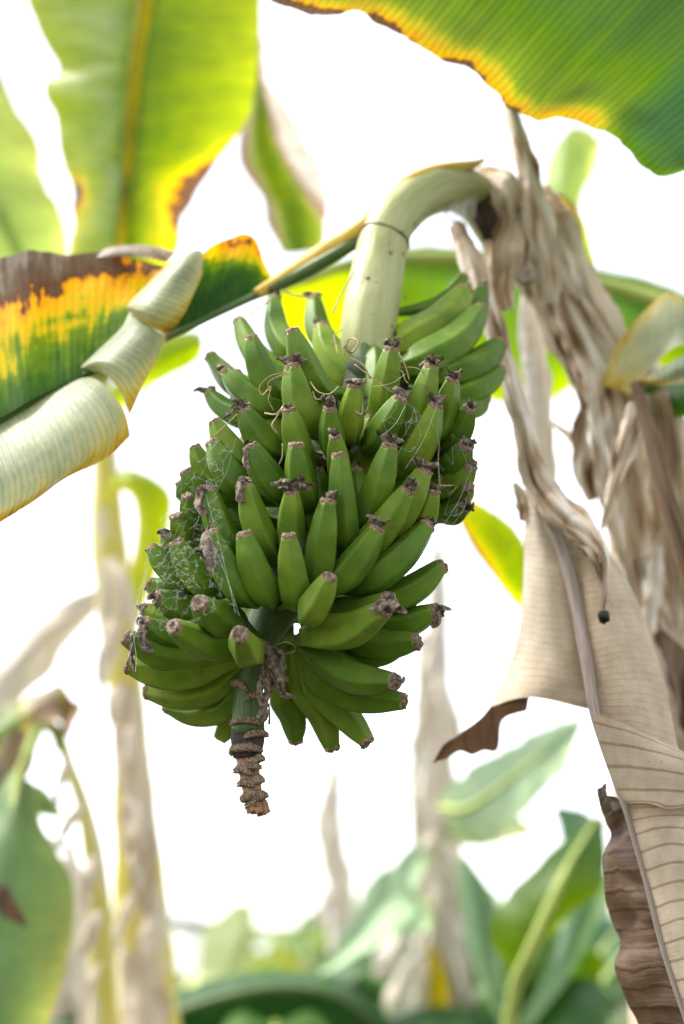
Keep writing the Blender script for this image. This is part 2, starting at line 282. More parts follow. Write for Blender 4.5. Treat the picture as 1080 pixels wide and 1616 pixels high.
M['stick'] = noisy('dry_brown_petiole', [(.3, (.05, .028, .014)), (.5, (.14, .085, .045)), (.75, (.27, .19, .12))], 6, (9, 2, 1), rough=.8, bump=.7, coords='UVMap')
M['soil'] = noisy('plantation_ground', [(.3, (.02, .035, .01)), (.5, (.05, .055, .022)), (.65, (.09, .075, .045)), (.8, (.14, .11, .07))], .9, rough=.95, bump=.8, dist=.05)
M['cushion'] = noisy('shade_toned_hand_cushion', [(.3, (.012, .018, .007)), (.6, (.03, .045, .014)), (.8, (.06, .07, .03))], 60, rough=.8)  # crevice shade between the fingers put into this near-black green
def sheet_material():
    m, n, new, link = newmat('white_woven_sheet'); tc = new('ShaderNodeTexCoord').outputs['Object']
    r = ramp(n, [(.3, (.74, .75, .72)), (.7, (.84, .84, .82))]); link(noise_n(n, tc, 2.5, 4), r.inputs[0])
    d = new('ShaderNodeBsdfDiffuse'); t = new('ShaderNodeBsdfTranslucent'); link(r.outputs[0], d.inputs[0]); link(r.outputs[0], t.inputs[0])
    x = new('ShaderNodeMixShader'); x.inputs[0].default_value = .55; link(d.outputs[0], x.inputs[1]); link(t.outputs[0], x.inputs[2])
    o = new('ShaderNodeOutputMaterial'); link(x.outputs[0], o.inputs[0]); return m
M['shed_wall'] = sheet_material()
M['shed_roof'] = noisy('dark_green_roof', [(.3, (.03, .075, .04)), (.7, (.06, .11, .06))], 2, rough=.6, bump=.2)

# ------------------------------------------------------------------ ground and shed
s = 900
V = []; F = []; xs = np.concatenate([[-s, -200, -60], np.linspace(-30, 30, 61), [60, 200, s]]); ys = np.concatenate([[-s, -100], np.linspace(-20, 60, 81), [120, 300, s]])
for y in ys:
    for x in xs: V.append((x, y, .06*nz(x*.6, y*.6) if abs(x) < 31 and -21 < y < 61 else 0))
nx = len(xs); F = [(j*nx+i, j*nx+i+1, (j+1)*nx+i+1, (j+1)*nx+i) for j in range(len(ys)-1) for i in range(nx-1)]
g = mk('ground', V, F, M['soil']); g['kind'] = 'structure'
A, B = P(150, 1428, 13.), P(470, 1472, 15.); A[2] = max(A[2], 0); d1 = unit(np.array((B[0]-A[0], B[1]-A[1], 0))); back = np.array((-d1[1], d1[0], 0))
zA, zB = A[2], B[2]; A0 = np.array((A[0], A[1], 0)); B0 = np.array((B[0], B[1], 0)); dep = 5.0
screen = thing('windbreak_screen', 'white windbreak screen with a dark green top rail, far behind the bunch', 'screen', (A0+B0)/2)
def box8(c): return c, [(0, 3, 2, 1), (4, 5, 6, 7), (0, 1, 5, 4), (1, 2, 6, 5), (2, 3, 7, 6), (3, 0, 4, 7)]
def slab(a, b, t, z0a, z0b, z1a, z1b):
    return box8([a+(0, 0, z0a), b+(0, 0, z0b), b+back*t+(0, 0, z0b), a+back*t+(0, 0, z0a), a+(0, 0, z1a), b+(0, 0, z1b), b+back*t+(0, 0, z1b), a+back*t+(0, 0, z1a)])
NP = 4
for k in range(NP):
    a_, b_ = A0+(B0-A0)*k/NP+d1*.05, A0+(B0-A0)*(k+1)/NP-d1*.05; za_, zb_ = zA+(zB-zA)*k/NP, zA+(zB-zA)*(k+1)/NP
    n_ = 14; V_ = []; F_ = []
    for q in range(n_+1):
        f = q/n_; p_ = a_+(b_-a_)*f+back*(.05+.03*math.sin(f*9+k)+.03*math.sin(math.pi*f)); V_ += [p_+(0, 0, .03), p_-back*.02+(0, 0, 1.0), p_+(0, 0, za_+(zb_-za_)*f-.09)]
    F_ = [(q*3+r_, q*3+3+r_, q*3+4+r_, q*3+1+r_) for q in range(n_) for r_ in (0, 1)]
    mk('sheet_panel', V_, F_, M['shed_wall'], screen)
mk('top_rail', *slab(A0-d1*.2-back*.06, B0+d1*.2-back*.06, .12, zA-.10, zB-.10, zA, zB), M['shed_roof'], screen, False)
for k in range(NP+1):
    q = A0+(B0-A0)*k/NP; z_ = zA+(zB-zA)*k/NP-.102
    mk('post', *slab(q-d1*.04, q+d1*.04, .08, -.03, -.03, z_, z_), M['shed_wall'], screen, False)

# ------------------------------------------------------------------ the bunch
AXIS = [(370, 604, 1.60), (430, 592, 1.575), (500, 586, 1.55), (560, 580, 1.525), (640, 570, 1.50), (700, 558, 1.48), (800, 528, 1.45), (900, 478, 1.425), (950, 442, 1.412), (1000, 416, 1.402), (1040, 399, 1.395), (1100, 391, 1.385), (1141, 393, 1.38), (1190, 391, 1.373), (1220, 395, 1.37), (1258, 401, 1.365), (1276, 408, 1.362)]
HULL = [(430, 590), (500, 585), (560, 575), (700, 528), (850, 468), (960, 455), (1050, 425), (1180, 420)]
def axis_at(v): u, d = lerp_tab(AXIS, v); return u, d
bunch = thing('banana_bunch', 'heavy bunch of small green bananas with dried brown tips hanging at the centre', 'banana bunch', P(*((axis_at(560)[0], 560, axis_at(560)[1]))))
# stalk inside the bunch and below it
def axpath(v0, v1, n, rtab):
    vs = np.linspace(v0, v1, n); W = []; R = []
    for v in vs:
        u, d = axis_at(v); W.append(P(u, v, d)); R.append(lerp_tab(rtab, v)[0]*d/FPX)
    W = np.array(W)
    for _ in range(3): W[1:-1] = (W[:-2]+2*W[1:-1]+W[2:])/4
    return W, np.array(R)
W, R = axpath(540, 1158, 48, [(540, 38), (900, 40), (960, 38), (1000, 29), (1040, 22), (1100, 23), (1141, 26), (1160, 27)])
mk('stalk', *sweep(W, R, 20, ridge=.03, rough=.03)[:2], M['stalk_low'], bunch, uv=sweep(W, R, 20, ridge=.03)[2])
W, R = axpath(1152, 1196, 8, [(1150, 26.5), (1172, 26), (1196, 22)]); V_, F_, U_ = sweep(W, R, 20, rough=.12, seed=4.)
mk('blackened_stalk', V_, F_, M['stalk_black'], bunch, uv=U_)
W, R = axpath(1190, 1268, 20, [(1190, 20), (1200, 18), (1225, 16), (1250, 16), (1262, 17), (1270, 12)]); V_, F_, U_ = sweep(W, R, 18, rough=.22, seed=9.)
mk('dried_stalk_end', V_, F_, M['stalk_brown'], bunch, uv=U_)
def scar(v, u0, half, r, tilt, seed, az=0.0, thick=5.0):
    """crescent scar of a fallen bract: ridge on the stalk with two rows of beads"""
    u, d = axis_at(v); c = P(u, v, d); s_ = d/FPX
    ax = unit(P(*((axis_at(v-15)[0], v-15, axis_at(v-15)[1]))) - P(*((axis_at(v+15)[0], v+15, axis_at(v+15)[1]))))
    toC = unit(-FWD - ax*(-FWD).dot(ax)); sd_ = np.cross(ax, toC)        # sd_: image right or left
    if sd_[0] < 0: sd_ = -sd_
    ang0 = math.asin(max(-1, min(1, u0/r)))
    path = []; rr = []; n = 17
    for i in range(n):
        t = 2*i/(n-1)-1; a = ang0 + t*half
        path.append(c + (toC*math.cos(a) + sd_*math.sin(a))*(r*s_*(1.06+.05*nz(a*3, seed))) + ax*(s_*(tilt*t*8 - 7*t*t + 1.5*nz(t*2, seed))))
        rr.append(s_*thick*max(.22, math.sqrt(1-t*t*.93))*(1+.25*nz(t*5, seed+2)))
    path = np.array(path)
    V1, F1, U1 = sweep(path, rr, 8, rough=.3, seed=seed)
    o = mk('bract_scar', V1, F1, M['scar'], bunch, uv=U1)
    mb = MB()
    for row in (0, 1):
        for k in range(int(half*9)):
            t = (2*(k+.5+row*.4)/int(half*9)-1)*.86
            i = min(n-2, max(0, int((t+1)/2*(n-1)))); f = (t+1)/2*(n-1)-i
            q = path[i]*(1-f)+path[i+1]*f; out = unit(q-c-ax*(q-c).dot(ax))
            q = q + out*s_*thick*.78*math.sqrt(1-t*t*.8) - ax*s_*(2.1-4.2*row)
            b = s_*1.7*(1+.3*nz(k, seed, row))
            Vb = [q+sd_*b, q-sd_*b, q+ax*b, q-ax*b, q+out*b*1.1, q-out*b]
            # subdivided octahedron
            Fo = [(0, 2, 4), (2, 1, 4), (1, 3, 4), (3, 0, 4), (2, 0, 5), (1, 2, 5), (3, 1, 5), (0, 3, 5)]
            Vn = list(Vb); Fn = []; cache = {}
            def mp(a_, b_):
                key = (min(a_, b_), max(a_, b_))
                if key not in cache: cache[key] = len(Vn); Vn.append(q + unit((Vn[a_]+Vn[b_])/2-q)*b)
                return cache[key]
            for (x0, x1, x2) in Fo:
                m0, m1, m2 = mp(x0, x1), mp(x1, x2), mp(x2, x0); Fn += [(x0, m0, m2), (m0, x1, m1), (m2, m1, x2), (m0, m1, m2)]
            mb.add(Vn, Fn)
    mb.build('scar_beads', M['bead'], o)
for k, (v, u0, half, r, tilt, th) in enumerate([(1083, -16, .75, 21, -.5, 5.5), (1099, 14, .75, 21, .3, 5), (1138, -6, 1.05, 24, -.25, 5.5), (1158, 16, .8, 25, .3, 5.5), (1180, -2, 1.1, 23.5, 0, 6), (1182, -21, .5, 22, .5, 5), (1199, 14, .8, 19, .4, 6), (1212, -12, .8, 18, -.4, 6.5), (1209, 4, .9, 17.5, 0, 6.5), (1234, -9, .8, 16.5, -.4, 6.5), (1232, 9, .8, 16.5, .2, 6.5), (1254, 0, 1.2, 17, 0, 7), (1260, 10, .9, 16, .3, 7), (1266, -6, 1.0, 13, -.2, 5)]):
    scar(v, u0, half, r*1.12, tilt, k*3.7, thick=th*1.2)
# ragged broken end
mb = MB()
for k in range(9):
    a = k*.7; q = P(404, 1262, 1.362)
    Wd = cr([q, q+np.array((math.cos(a)*.006, math.sin(a)*.006, -.004)), q+np.array((.003+math.cos(a)*.009, math.sin(a)*.009, -.011-.004*random.random()))], 4)
    V_, F_, U_, _ = wribbon(Wd, np.linspace(.006, .003, len(Wd)), k*2.3, .6, .5, 4); mb.add(V_, F_, U_)
mb.build('ragged_stalk_tip', M['stalk_brown'], bunch)

def crumple_blob(c, up, r, h, seed, mat, name, parent, segs=14, rings=6):
    """knobbly dried cap: rounded plug with noisy skin and a sunken middle"""
    up = unit(up); s1 = unit(np.cross(up, (0.3, .8, .5))); s2 = np.cross(up, s1); V = []; UV = []
    prof = [(.98, -.45), (1.04, .0), (1.0, .38), (.82, .72), (.5, .6), (.14, .35)]
    for i, (a, z) in enumerate(prof):
        for j in range(segs):
            t = j*2*math.pi/segs; k = 1+(.06 if i < 2 else .26)*nz(math.cos(t)*1.9+seed, math.sin(t)*1.9, i*.6)
            V.append(c+(s1*math.cos(t)+s2*math.sin(t))*r*a*k+up*h*(z+(.2 if i < 2 else .5)*nz(math.cos(t)*2.2+seed, math.sin(t)*2.2+9, i*.9))); UV.append((j/segs, i))
    F = [(i*segs+j, i*segs+(j+1) % segs, (i+1)*segs+(j+1) % segs, (i+1)*segs+j) for i in range(len(prof)-1) for j in range(segs)]
    F.append(tuple((len(prof)-1)*segs+j for j in range(segs)))
    return mk(name, V, F, mat, parent, True, UV)
def remnant(c, up, size, hang, seed, parent):
    """withered flower: a few crumpled dark strips"""
    r = random.Random(seed); mb = MB(); n = 3+int(size*3)
    for k in range(n):
        a = r.uniform(0, 6.28); out = np.array((math.cos(a), math.sin(a)*.6, r.uniform(-.3, .5)))
        L = .0085*size*r.uniform(.6, 1.5); d0 = unit(up*.9+out*.8); d1_ = unit(out*.8+up*.3+np.array((0, 0, -.9*hang))); d2 = unit(out*.4+np.array((r.uniform(-.5, .5), r.uniform(-.5, .5), -1.2*hang+.2)))
        Wd = cr([c, c+d0*L*.5, c+d0*L*.5+d1_*L*.6, c+d0*L*.5+d1_*L*.6+d2*L*.7], 4)
        V_, F_, U_, _ = wribbon(Wd, np.interp(np.linspace(0, 1, len(Wd)), [0, .4, 1], [.0028, .0046, .0018])*(.65+.35*size), seed+k*3.1, .8, .6, 5, twist=r.uniform(-2, 2)); mb.add(V_, F_, U_)
    return mb.build('withered_flower', M['flower'], parent)
def droop_strip(c, pts, w, seed, parent, name='withered_flower'):
    Wd = cr([c]+[c+np.array(p) for p in pts], 5); V_, F_, U_, _ = wribbon(Wd, w*np.interp(np.linspace(0, 1, len(Wd)), [0, .2, .8, 1], [.7, 1, .9, .5]), seed, .7, .9, 7); mb = MB(); mb.add(V_, F_, U_)
    return mb.build(name, M['flower'], parent)
# tip u,v, base u,v, radius px, remnant size, hang, options: tip depth offset, base depth offset, attachment pixel
BAN = [
 (378,508, 440,592,22,.3,0,.02,.0), (397,535, 432,624,24,.3,0), (433,474, 468,566,23,.5,0,.03,.0), (462,525, 502,616,25,.3,0), (496,473, 530,566,22,.7,0,.05,.02), (507,517, 552,600,24,.7,0,-.02,-.03),
 (334,564, 424,628,23,0,0,.03,.0), (357,588, 428,645,24,.5,0), (331,622, 392,662,20,.8,.2,.02,.0), (386,650, 432,716,25,.8,.2), (340,667, 388,728,23,.2,0), (462,580, 487,678,26,.9,.1), (457,649, 478,728,24,.4,0),
 (397,706, 444,778,26,.4,.2), (468,704, 484,796,26,.3,0), (337,701, 388,772,26,.1,0), (308,706, 346,765,20,.1,0,-.02,.0), (294,745, 332,786,22,.2,0),
 (618,552, 602,648,24,.8,0), (590,548, 588,640,20,.9,.2,-.02,-.04),
 (734,460, 634,545,31,.2,0,.02,-.01), (731,438, 688,486,19,.2,0,.06,.04), (762,456, 714,522,20,.4,0,.05,.02), (758,490, 654,576,29,.2,0,.0,-.03), (789,543, 706,592,26,.1,0,.02,-.01), (788,584, 726,624,23,.1,0,.02,.0), (765,628, 718,648,22,.3,0,.03,.0),
 (560,611, 550,690,22,.7,.3), (632,630, 590,702,25,.8,.1), (681,580, 640,690,24,.9,.3), (714,601, 678,690,23,.7,0), (687,642, 640,736,27,.9,.1), (741,646, 702,704,24,.6,0), (735,704, 696,744,26,.7,.1), (742,736, 692,772,25,.5,.2),
 (738,768, 700,796,22,.3,.1), (735,800, 695,810,20,.8,0),
 (521,646, 528,716,22,.9,.1), (529,690, 536,756,20,.5,0), (535,719, 542,858,24,.3,0), (615,705, 577,820,26,.9,0), (669,745, 602,846,27,.9,0), (641,776, 572,868,26,.9,0), (595,836, 530,924,27,.8,0), (674,830, 574,922,28,.7,0), (684,776, 640,868,24,.6,0),
 (520,912, 488,972,26,.2,0,-.155,-.115,(480,985)), (697,894, 606,952,26,.2,0,-.06,-.05), (606,962, 494,1002,30,1.25,.3,-.135,-.06,(468,1016)), (612,944, 524,962,22,.7,.3,-.115,-.05,(468,1010)), (684,965, 600,988,25,.8,.5,-.05,-.03,(470,1012)), (657,1013, 552,1008,27,.2,0,-.06,-.03,(468,1016)), (640,1010, 560,1030,26,.6,0,-.01,.0,(468,1016)),
 (622,1075, 498,1034,28,.5,0,-.07,-.025,(464,1020)), (636,1107, 498,1066,27,.2,0,-.02,.0,(464,1022)), (579,1170, 494,1082,26,.2,0,.02,.02,(464,1024)), (525,1180, 472,1072,25,.1,0,.05,.03,(460,1024)), (467,1168, 446,1092,24,0,0,.08,.05,(456,1024)),
 (388,768, 424,874,26,.6,.4), (460,778, 461,866,24,1.2,.2), (386,844, 424,944,26,.3,0), (456,847, 466,948,24,.2,0), (518,792, 502,912,26,.7,.1), (334,842, 392,944,26,.4,0), (330,774, 368,868,25,.5,.3), (296,784, 318,832,20,.2,0), (279,858, 334,928,25,.2,0), (240,866, 294,920,22,.1,0), (284,762, 304,782,16,.2,0,-.01,.0), (277,816, 304,862,20,.3,0), (262,843, 292,876,18,.4,.3),
 (237,922, 290,940,21,.2,0,-.03,-.02,(405,1010)), (250,943, 326,960,24,.5,.4,-.07,-.04,(405,1010)), (316,953, 370,984,26,.3,0,-.14,-.07,(410,1010)), (229,962, 304,980,20,.4,0,-.02,-.01,(402,1020)), (231,984, 304,1010,21,.6,.8,-.06,-.03,(400,1030)), (276,990, 374,1020,25,.2,0,-.125,-.05,(402,1028)), (379,1002, 398,1026,25,.2,0,-.165,-.075,(404,1030)), (201,1006, 324,1038,24,.3,0,-.05,-.02,(398,1034)),
 (205,1050, 328,1056,27,.2,0,-.02,-.01,(396,1040)), (234,1090, 350,1078,25,.1,0,.02,.01,(394,1042)), (267,1114, 364,1110,24,.1,0,.06,.03,(394,1046)), (348,1160, 366,1130,18,.3,.2,.12,.07,(396,1060)),
 (352,742, 404,826,25,.3,0,-.06,-.03), (312,800, 364,884,25,.3,0,-.05,-.03), (424,700, 452,790,25,.5,0,-.08,-.05), (302,850, 354,910,25,.2,0,-.06,-.04), (562,742, 560,836,25,.6,0,-.08,-.05), (500,742, 506,830,24,.5,0,-.09,-.06), (430,640, 450,720,24,.4,0,-.08,-.05), (588,660, 566,750,24,.5,0,-.09,-.05), (505,600, 515,690,24,.4,0,-.08,-.05), (650,700, 620,790,24,.5,0,-.06,-.03), (700,660, 660,760,24,.4,0,-.04,-.02), (370,590, 430,680,24,.3,0,-.02,.0),
]
# the far side of the bunch, seen only in glimpses between the front fingers
for k, v in enumerate((560, 640, 720, 800, 880, 960)):
    hu = lerp_tab(HULL, v)[0]
    for j, f in enumerate((-.62, -.22, .2, .6)):
        tu = hu+f*215+(k % 2)*18; BAN.append((tu, v-14+10*math.sin(k*2+j), hu+f*150, v+62, 25, .2, 0, .15*math.sqrt(1-f*f), .09*math.sqrt(1-f*f)))
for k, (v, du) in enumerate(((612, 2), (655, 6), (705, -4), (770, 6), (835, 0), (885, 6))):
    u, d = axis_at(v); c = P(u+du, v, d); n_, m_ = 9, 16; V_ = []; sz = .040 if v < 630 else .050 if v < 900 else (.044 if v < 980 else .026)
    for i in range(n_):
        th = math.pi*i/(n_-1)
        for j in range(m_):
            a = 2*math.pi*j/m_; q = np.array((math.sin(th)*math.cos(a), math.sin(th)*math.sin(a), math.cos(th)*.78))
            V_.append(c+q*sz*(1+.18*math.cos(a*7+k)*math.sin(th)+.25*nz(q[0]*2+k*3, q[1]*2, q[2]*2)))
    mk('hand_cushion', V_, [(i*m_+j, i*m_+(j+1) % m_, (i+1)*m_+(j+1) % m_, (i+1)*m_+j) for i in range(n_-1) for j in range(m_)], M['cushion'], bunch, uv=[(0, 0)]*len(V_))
for k, v in enumerate((600, 680, 760, 840, 920, 985)):
    hu = lerp_tab(HULL, v)[0]
    for j, f in enumerate((-.5, -.1, .3)):
        BAN.append((hu+f*180+(k % 2)*20, v-22, hu+f*110, v+50, 26, .2, 0, .085, .05))
PROF = [(0, .32), (.05, .36), (.12, .55), (.18, .86), (.24, 1.0), (.34, 1.05), (.50, 1.03), (.64, .97), (.77, .87), (.88, .73), (.95, .61), (1, .54)]
bananas = []
for k, b in enumerate(BAN):
    tu, tv, bu, bv, rp, rem, hang = b[:7]; opt = b[7:]
    hu = lerp_tab(HULL, tv)[0]; hb = lerp_tab(HULL, bv)[0]; dT = axis_at(tv)[1]; dB = axis_at(bv)[1]
    ot = opt[0] if len(opt) > 0 else -.16*math.sqrt(max(.02, 1-((tu-hu)/262)**2))
    ob = opt[1] if len(opt) > 1 else -.112*math.sqrt(max(.02, 1-((bu-hb)/205)**2))
    T3 = P(tu, tv, dT+ot); B3 = P(bu, bv, dB+ob)
    R3 = rp*((1.0 if tu < 400 else .90) if len(opt) > 2 else .885)*(dB+ob+dT+ot)/2/FPX
    B3 = B3 + unit(T3-B3)*R3*.30
    if len(opt) > 2: S3 = P(opt[2][0], opt[2][1], axis_at(min(opt[2][1], 1060))[1]-.012)
    else:
        sv = min(bv+14, 1010); su, sdp = axis_at(sv); c0 = P(su, sv, sdp); S3 = c0 + unit(B3-c0)*.02
    # gentle upward curve: belly faces out and down
    ch = T3-B3; mid = (T3+B3)/2; ax0 = P(*( (axis_at((tv+bv)/2)[0], (tv+bv)/2, axis_at((tv+bv)/2)[1])))
    bend = mid-ax0; bend[2] = 0; bend = unit(bend)*.8+np.array((0, 0, -.75)); bend = bend-ch*bend.dot(ch)/ch.dot(ch)
    M3 = mid+unit(bend)*np.linalg.norm(ch)*.085
    core = cr([S3, S3*.45+B3*.55, B3, M3, T3], 9)
    seglen = np.concatenate([[0], np.cumsum(np.linalg.norm(np.diff(core, axis=0), axis=1))]); tot = seglen[-1]
    iB = 18; lB = seglen[iB]
    t = np.where(seglen < lB, seglen/lB*.20, .20+(seglen-lB)/(tot-lB)*.80)
    rad = R3*np.interp(t, *zip(*PROF))
    ph = random.uniform(0, 6.28)
    pent = []
    for q in range(40):
        a = q*2*math.pi/40; am = ((a) % (2*math.pi/5)) - math.pi/5; rr_ = .95*math.cos(math.pi/5)/math.cos(am)*1.13 + .05 + .012*math.sin(2*a+ph)
        pent.append((math.cos(a+ph)*rr_, math.sin(a+ph)*rr_))
    V_, F_, U_ = sweep(core, rad, prof=pent)
    bo = mk('banana', V_, F_, M['banana'], bunch, uv=U_); bananas.append((bo, T3, R3))
    tipdir = unit(core[-1]-core[-3])
    if True:
        crumple_blob(T3, tipdir, R3*.555, R3*.34, k*5.3, M['tip'], 'dried_tip', bo)
        if rem >= .4: remnant(T3+tipdir*R3*.2, tipdir, rem, hang, k*7+1, bo)
def near(u, v):
    best = min(bananas, key=lambda b: np.linalg.norm(b[1]-P(u, v, 1.33))); return best
# long drooping withered flowers
for (u, v, pts, w_) in [(334, 842, [(-.002, -.012, -.010), (.002, -.014, -.026), (.003, -.012, -.040)], .0065), (330, 774, [(-.006, -.01, -.004), (-.007, -.012, -.018), (-.001, -.012, -.028)], .005), (231, 984, [(-.002, -.008, -.008), (.0, -.009, -.022), (.008, -.009, -.030)], .005), (397, 706, [(-.004, -.006, -.004), (-.005, -.008, -.018), (.0, -.009, -.026)], .003), (388, 768, [(-.003, -.008, .002), (-.004, -.010, -.010), (-.002, -.011, -.018)], .005), (205, 1050, [(.006, -.010, .0), (.006, -.010, -.018), (.011, -.010, -.038)], .0022), (684, 965, [(.003, -.006, -.004), (.003, -.006, -.012), (-.003, -.006, -.016)], .004), (331, 622, [(-.008, -.004, .004), (-.014, -.004, -.003), (-.020, -.004, -.008)], .0025)]:
    bo, T3, R3 = near(u, v); droop_strip(T3, pts, w_, u*.37, bo)
# withered bracts hanging against the stalk
for k, pts in enumerate([[(418, 1014, 1.335, 7), (428, 1040, 1.33, 9), (440, 1075, 1.33, 9), (448, 1095, 1.335, 6), (466, 1100, 1.34, 3)], [(424, 1018, 1.34, 6), (420, 1050, 1.335, 8), (424, 1085, 1.335, 8), (414, 1120, 1.335, 5), (406, 1133, 1.33, 3)], [(430, 1020, 1.345, 5), (446, 1040, 1.34, 7), (442, 1062, 1.335, 6), (455, 1075, 1.34, 4)], [(414, 1022, 1.345, 4), (418, 1060, 1.34, 6), (410, 1090, 1.335, 6), (420, 1128, 1.335, 5), (412, 1140, 1.335, 3)], [(424, 1110, 1.34, 1.6), (426, 1128, 1.34, 1.3), (425, 1143, 1.34, 2.4)]]):
    V_, F_, U_, _ = ribbon(pts, k*4.1, .55, .9, 8, 13); mk('withered_bract', V_, F_, M['flower'], bunch, uv=U_)
# dry filaments curling between the fingers
for pts, rr in [([(545, 548, 1.40), (552, 534, 1.39), (566, 540, 1.38), (556, 556, 1.38), (543, 546, 1.37), (545, 560, 1.365), (572, 575, 1.36), (585, 598, 1.36)], 1.5), ([(560, 575, 1.37), (590, 598, 1.36), (620, 620, 1.36)], .9), ([(628, 590, 1.37), (634, 585, 1.36), (640, 600, 1.36), (645, 605, 1.36)], 1), ([(629, 556, 1.38), (640, 578, 1.37), (646, 600, 1.37)], 1.3), ([(628, 580, 1.37), (660, 582, 1.37), (692, 605, 1.37)], 1), ([(490, 603, 1.36), (502, 618, 1.35), (520, 622, 1.35), (535, 610, 1.35)], 1.2), ([(494, 618, 1.36), (500, 630, 1.35), (520, 628, 1.35)], 1.1), ([(462, 588, 1.355), (430, 592, 1.35), (410, 610, 1.35), (414, 624, 1.35), (428, 610, 1.35), (424, 630, 1.35), (432, 648, 1.35)], .9), ([(458, 590, 1.35), (440, 594, 1.345), (424, 604, 1.345), (426, 620, 1.345)], .8), ([(448, 640, 1.36), (436, 660, 1.35), (430, 672, 1.35), (438, 684, 1.35)], 1.6), ([(418, 652, 1.36), (434, 654, 1.35), (444, 646, 1.35)], 1.5), ([(446, 700, 1.36), (446, 720, 1.35), (440, 734, 1.35)], 1.3), ([(568, 616, 1.355), (572, 640, 1.35), (570, 654, 1.345), (560, 648, 1.345)], 1.4), ([(694, 690, 1.39), (692, 730, 1.38), (694, 765, 1.375)], 1.1), ([(690, 766, 1.375), (715, 766, 1.39), (738, 760, 1.42)], 1.3), ([(436, 1018, 1.345), (452, 1013, 1.34), (466, 1020, 1.345), (464, 1028, 1.36), (448, 1032, 1.37)], 1.3), ([(336, 690, 1.36), (356, 672, 1.35), (374, 654, 1.345)], 1.1), ([(495, 470, 1.56), (466, 466, 1.57), (444, 458, 1.58)], 1.5), ([(525, 495, 1.50), (540, 462, 1.51), (562, 424, 1.52)], 1.4), ([(396, 497, 1.55), (410, 486, 1.56), (428, 472, 1.57)], 2.2), ([(534, 560, 1.46), (528, 530, 1.48), (540, 520, 1.49)], 1.3)]:
    W, _ = px(pts, 6); V_, F_, U_ = sweep(W, rr*1.38/FPX, 5, rough=.3); mk('dry_filament', V_, F_, M['filament'], bunch, uv=U_)
# peduncle above the bunch
PED = [(598, 600, 1.53, 40), (582, 560, 1.528, 42), (584, 510, 1.54, 44), (590, 460, 1.56, 43), (598, 415, 1.58, 40.5), (606, 380, 1.595, 39), (622, 345, 1.615, 38), (652, 315, 1.645, 37.5), (690, 298, 1.68, 37), (730, 300, 1.72, 36), (766, 330, 1.77, 36), (800, 380, 1.81, 38)]
W, R = px(PED, 8); PW, PR = W, R; V_, F_, U_ = sweep(W, R, 40, rough=.05, seed=2.)
mk('peduncle', V_, F_, M['stalk'], bunch, uv=U_)
i0 = int(np.argmin([np.linalg.norm(w_-P(606, 382, 1.595)) for w_ in W])); T_ = unit(W[i0+1]-W[i0-1])
s1 = unit(np.cross(T_, (0, 1, 0))); s2 = np.cross(T_, s1); ring = [W[i0]+(s1*math.cos(a)+s2*math.sin(a))*R[i0]*1.015+T_*.0025*math.sin(a*2+1) for a in np.linspace(0, 2*math.pi, 40)]
V_, F_, U_ = sweep(np.array(ring), .0016, 8, rough=.2); mk('node_ring', V_, F_, M['scar'], bunch, uv=U_)
for k, (u, v) in enumerate([(582, 405), (589, 404), (577, 500), (570, 508), (640, 470), (560, 455)]):
    d = lerp_tab([(p[1], p[2]) for p in PED[:8]][::-1], v)[0]
    c = P(u, v, d-.0255); crumple_blob(c, np.array((0, -1, 0)), .0018, .0006, k*3., M['scar'], 'skin_blemish', bunch, 8)

for k in range(34):
    i_ = random.randint(10, 62); a = random.uniform(-1.25, 1.25); T_ = unit(W[min(i_+1, len(W)-1)]-W[i_-1]) if False else unit(PW[i_+1]-PW[i_-1])
    toC = unit(-FWD-T_*(-FWD).dot(T_)); sd_ = np.cross(T_, toC); n_ = toC*math.cos(a)+sd_*math.sin(a); r_ = random.choice((.0006, .0008, .001, .0015, .0024))
    crumple_blob(PW[i_]+n_*PR[i_]*.992, n_, r_, r_*.25, k*3.3+50, M['tip'], 'skin_blemish', bunch, 8)
# ------------------------------------------------------------------ the plant that carries the bunch
main = thing('banana_plant', 'banana plant bearing the bunch, dry leaning stem at right with withered leaves', 'banana plant', (P(1085, 1300, 2.0)[0], P(1085, 1300, 2.0)[1], 0))
base = P(1120, 1616, 2.0)
W, R = px([(775, 335, 1.79, 30), (812, 380, 1.82, 34), (870, 460, 1.85, 44), (940, 555, 1.89, 58), (1000, 650, 1.92, 72), (1035, 780, 1.94, 82), (1055, 930, 1.96, 90), (1072, 1150, 1.98, 100), (1090, 1400, 2.0, 108)], 6)
W = np.vstack([W, cr([W[-1], base, np.array((base[0]+.01, base[1], .6)), np.array((base[0]+.02, base[1], -.02))], 5)[1:]]); R = np.concatenate([R, np.linspace(R[-1], .15, len(W)-len(R))])
V_, F_, U_ = sweep(W, R, 32, rough=.14, seed=3.); mk('pseudostem', V_, F_, M['trunk'], main, uv=U_)
def dry(pts, seed, cr_=.4, curl=.6, name='dry_sheath', mat='dry', lift=0., **k):
    V_, F_, U_, A_ = ribbon(pts, seed, cr_, curl, 9, 17, **k); A_ = (np.array(A_)-.5)*1.25+.5+lift+.05
    return mk(name, V_, F_, M[mat], main, True, U_, A_)
dry([(792, 60, 1.80, 10), (800, 130, 1.76, 11), (812, 190, 1.73, 12), (826, 240, 1.72, 16), (840, 300, 1.71, 20), (854, 370, 1.71, 23), (866, 430, 1.72, 20), (872, 478, 1.73, 10)], 1.3, .25, .8)
dry([(752, 268, 1.77, 12), (786, 290, 1.72, 24), (800, 340, 1.71, 28), (792, 400, 1.71, 30), (790, 450, 1.72, 26), (800, 490, 1.73, 14)], 7.7, .6, .5, mat='dry')
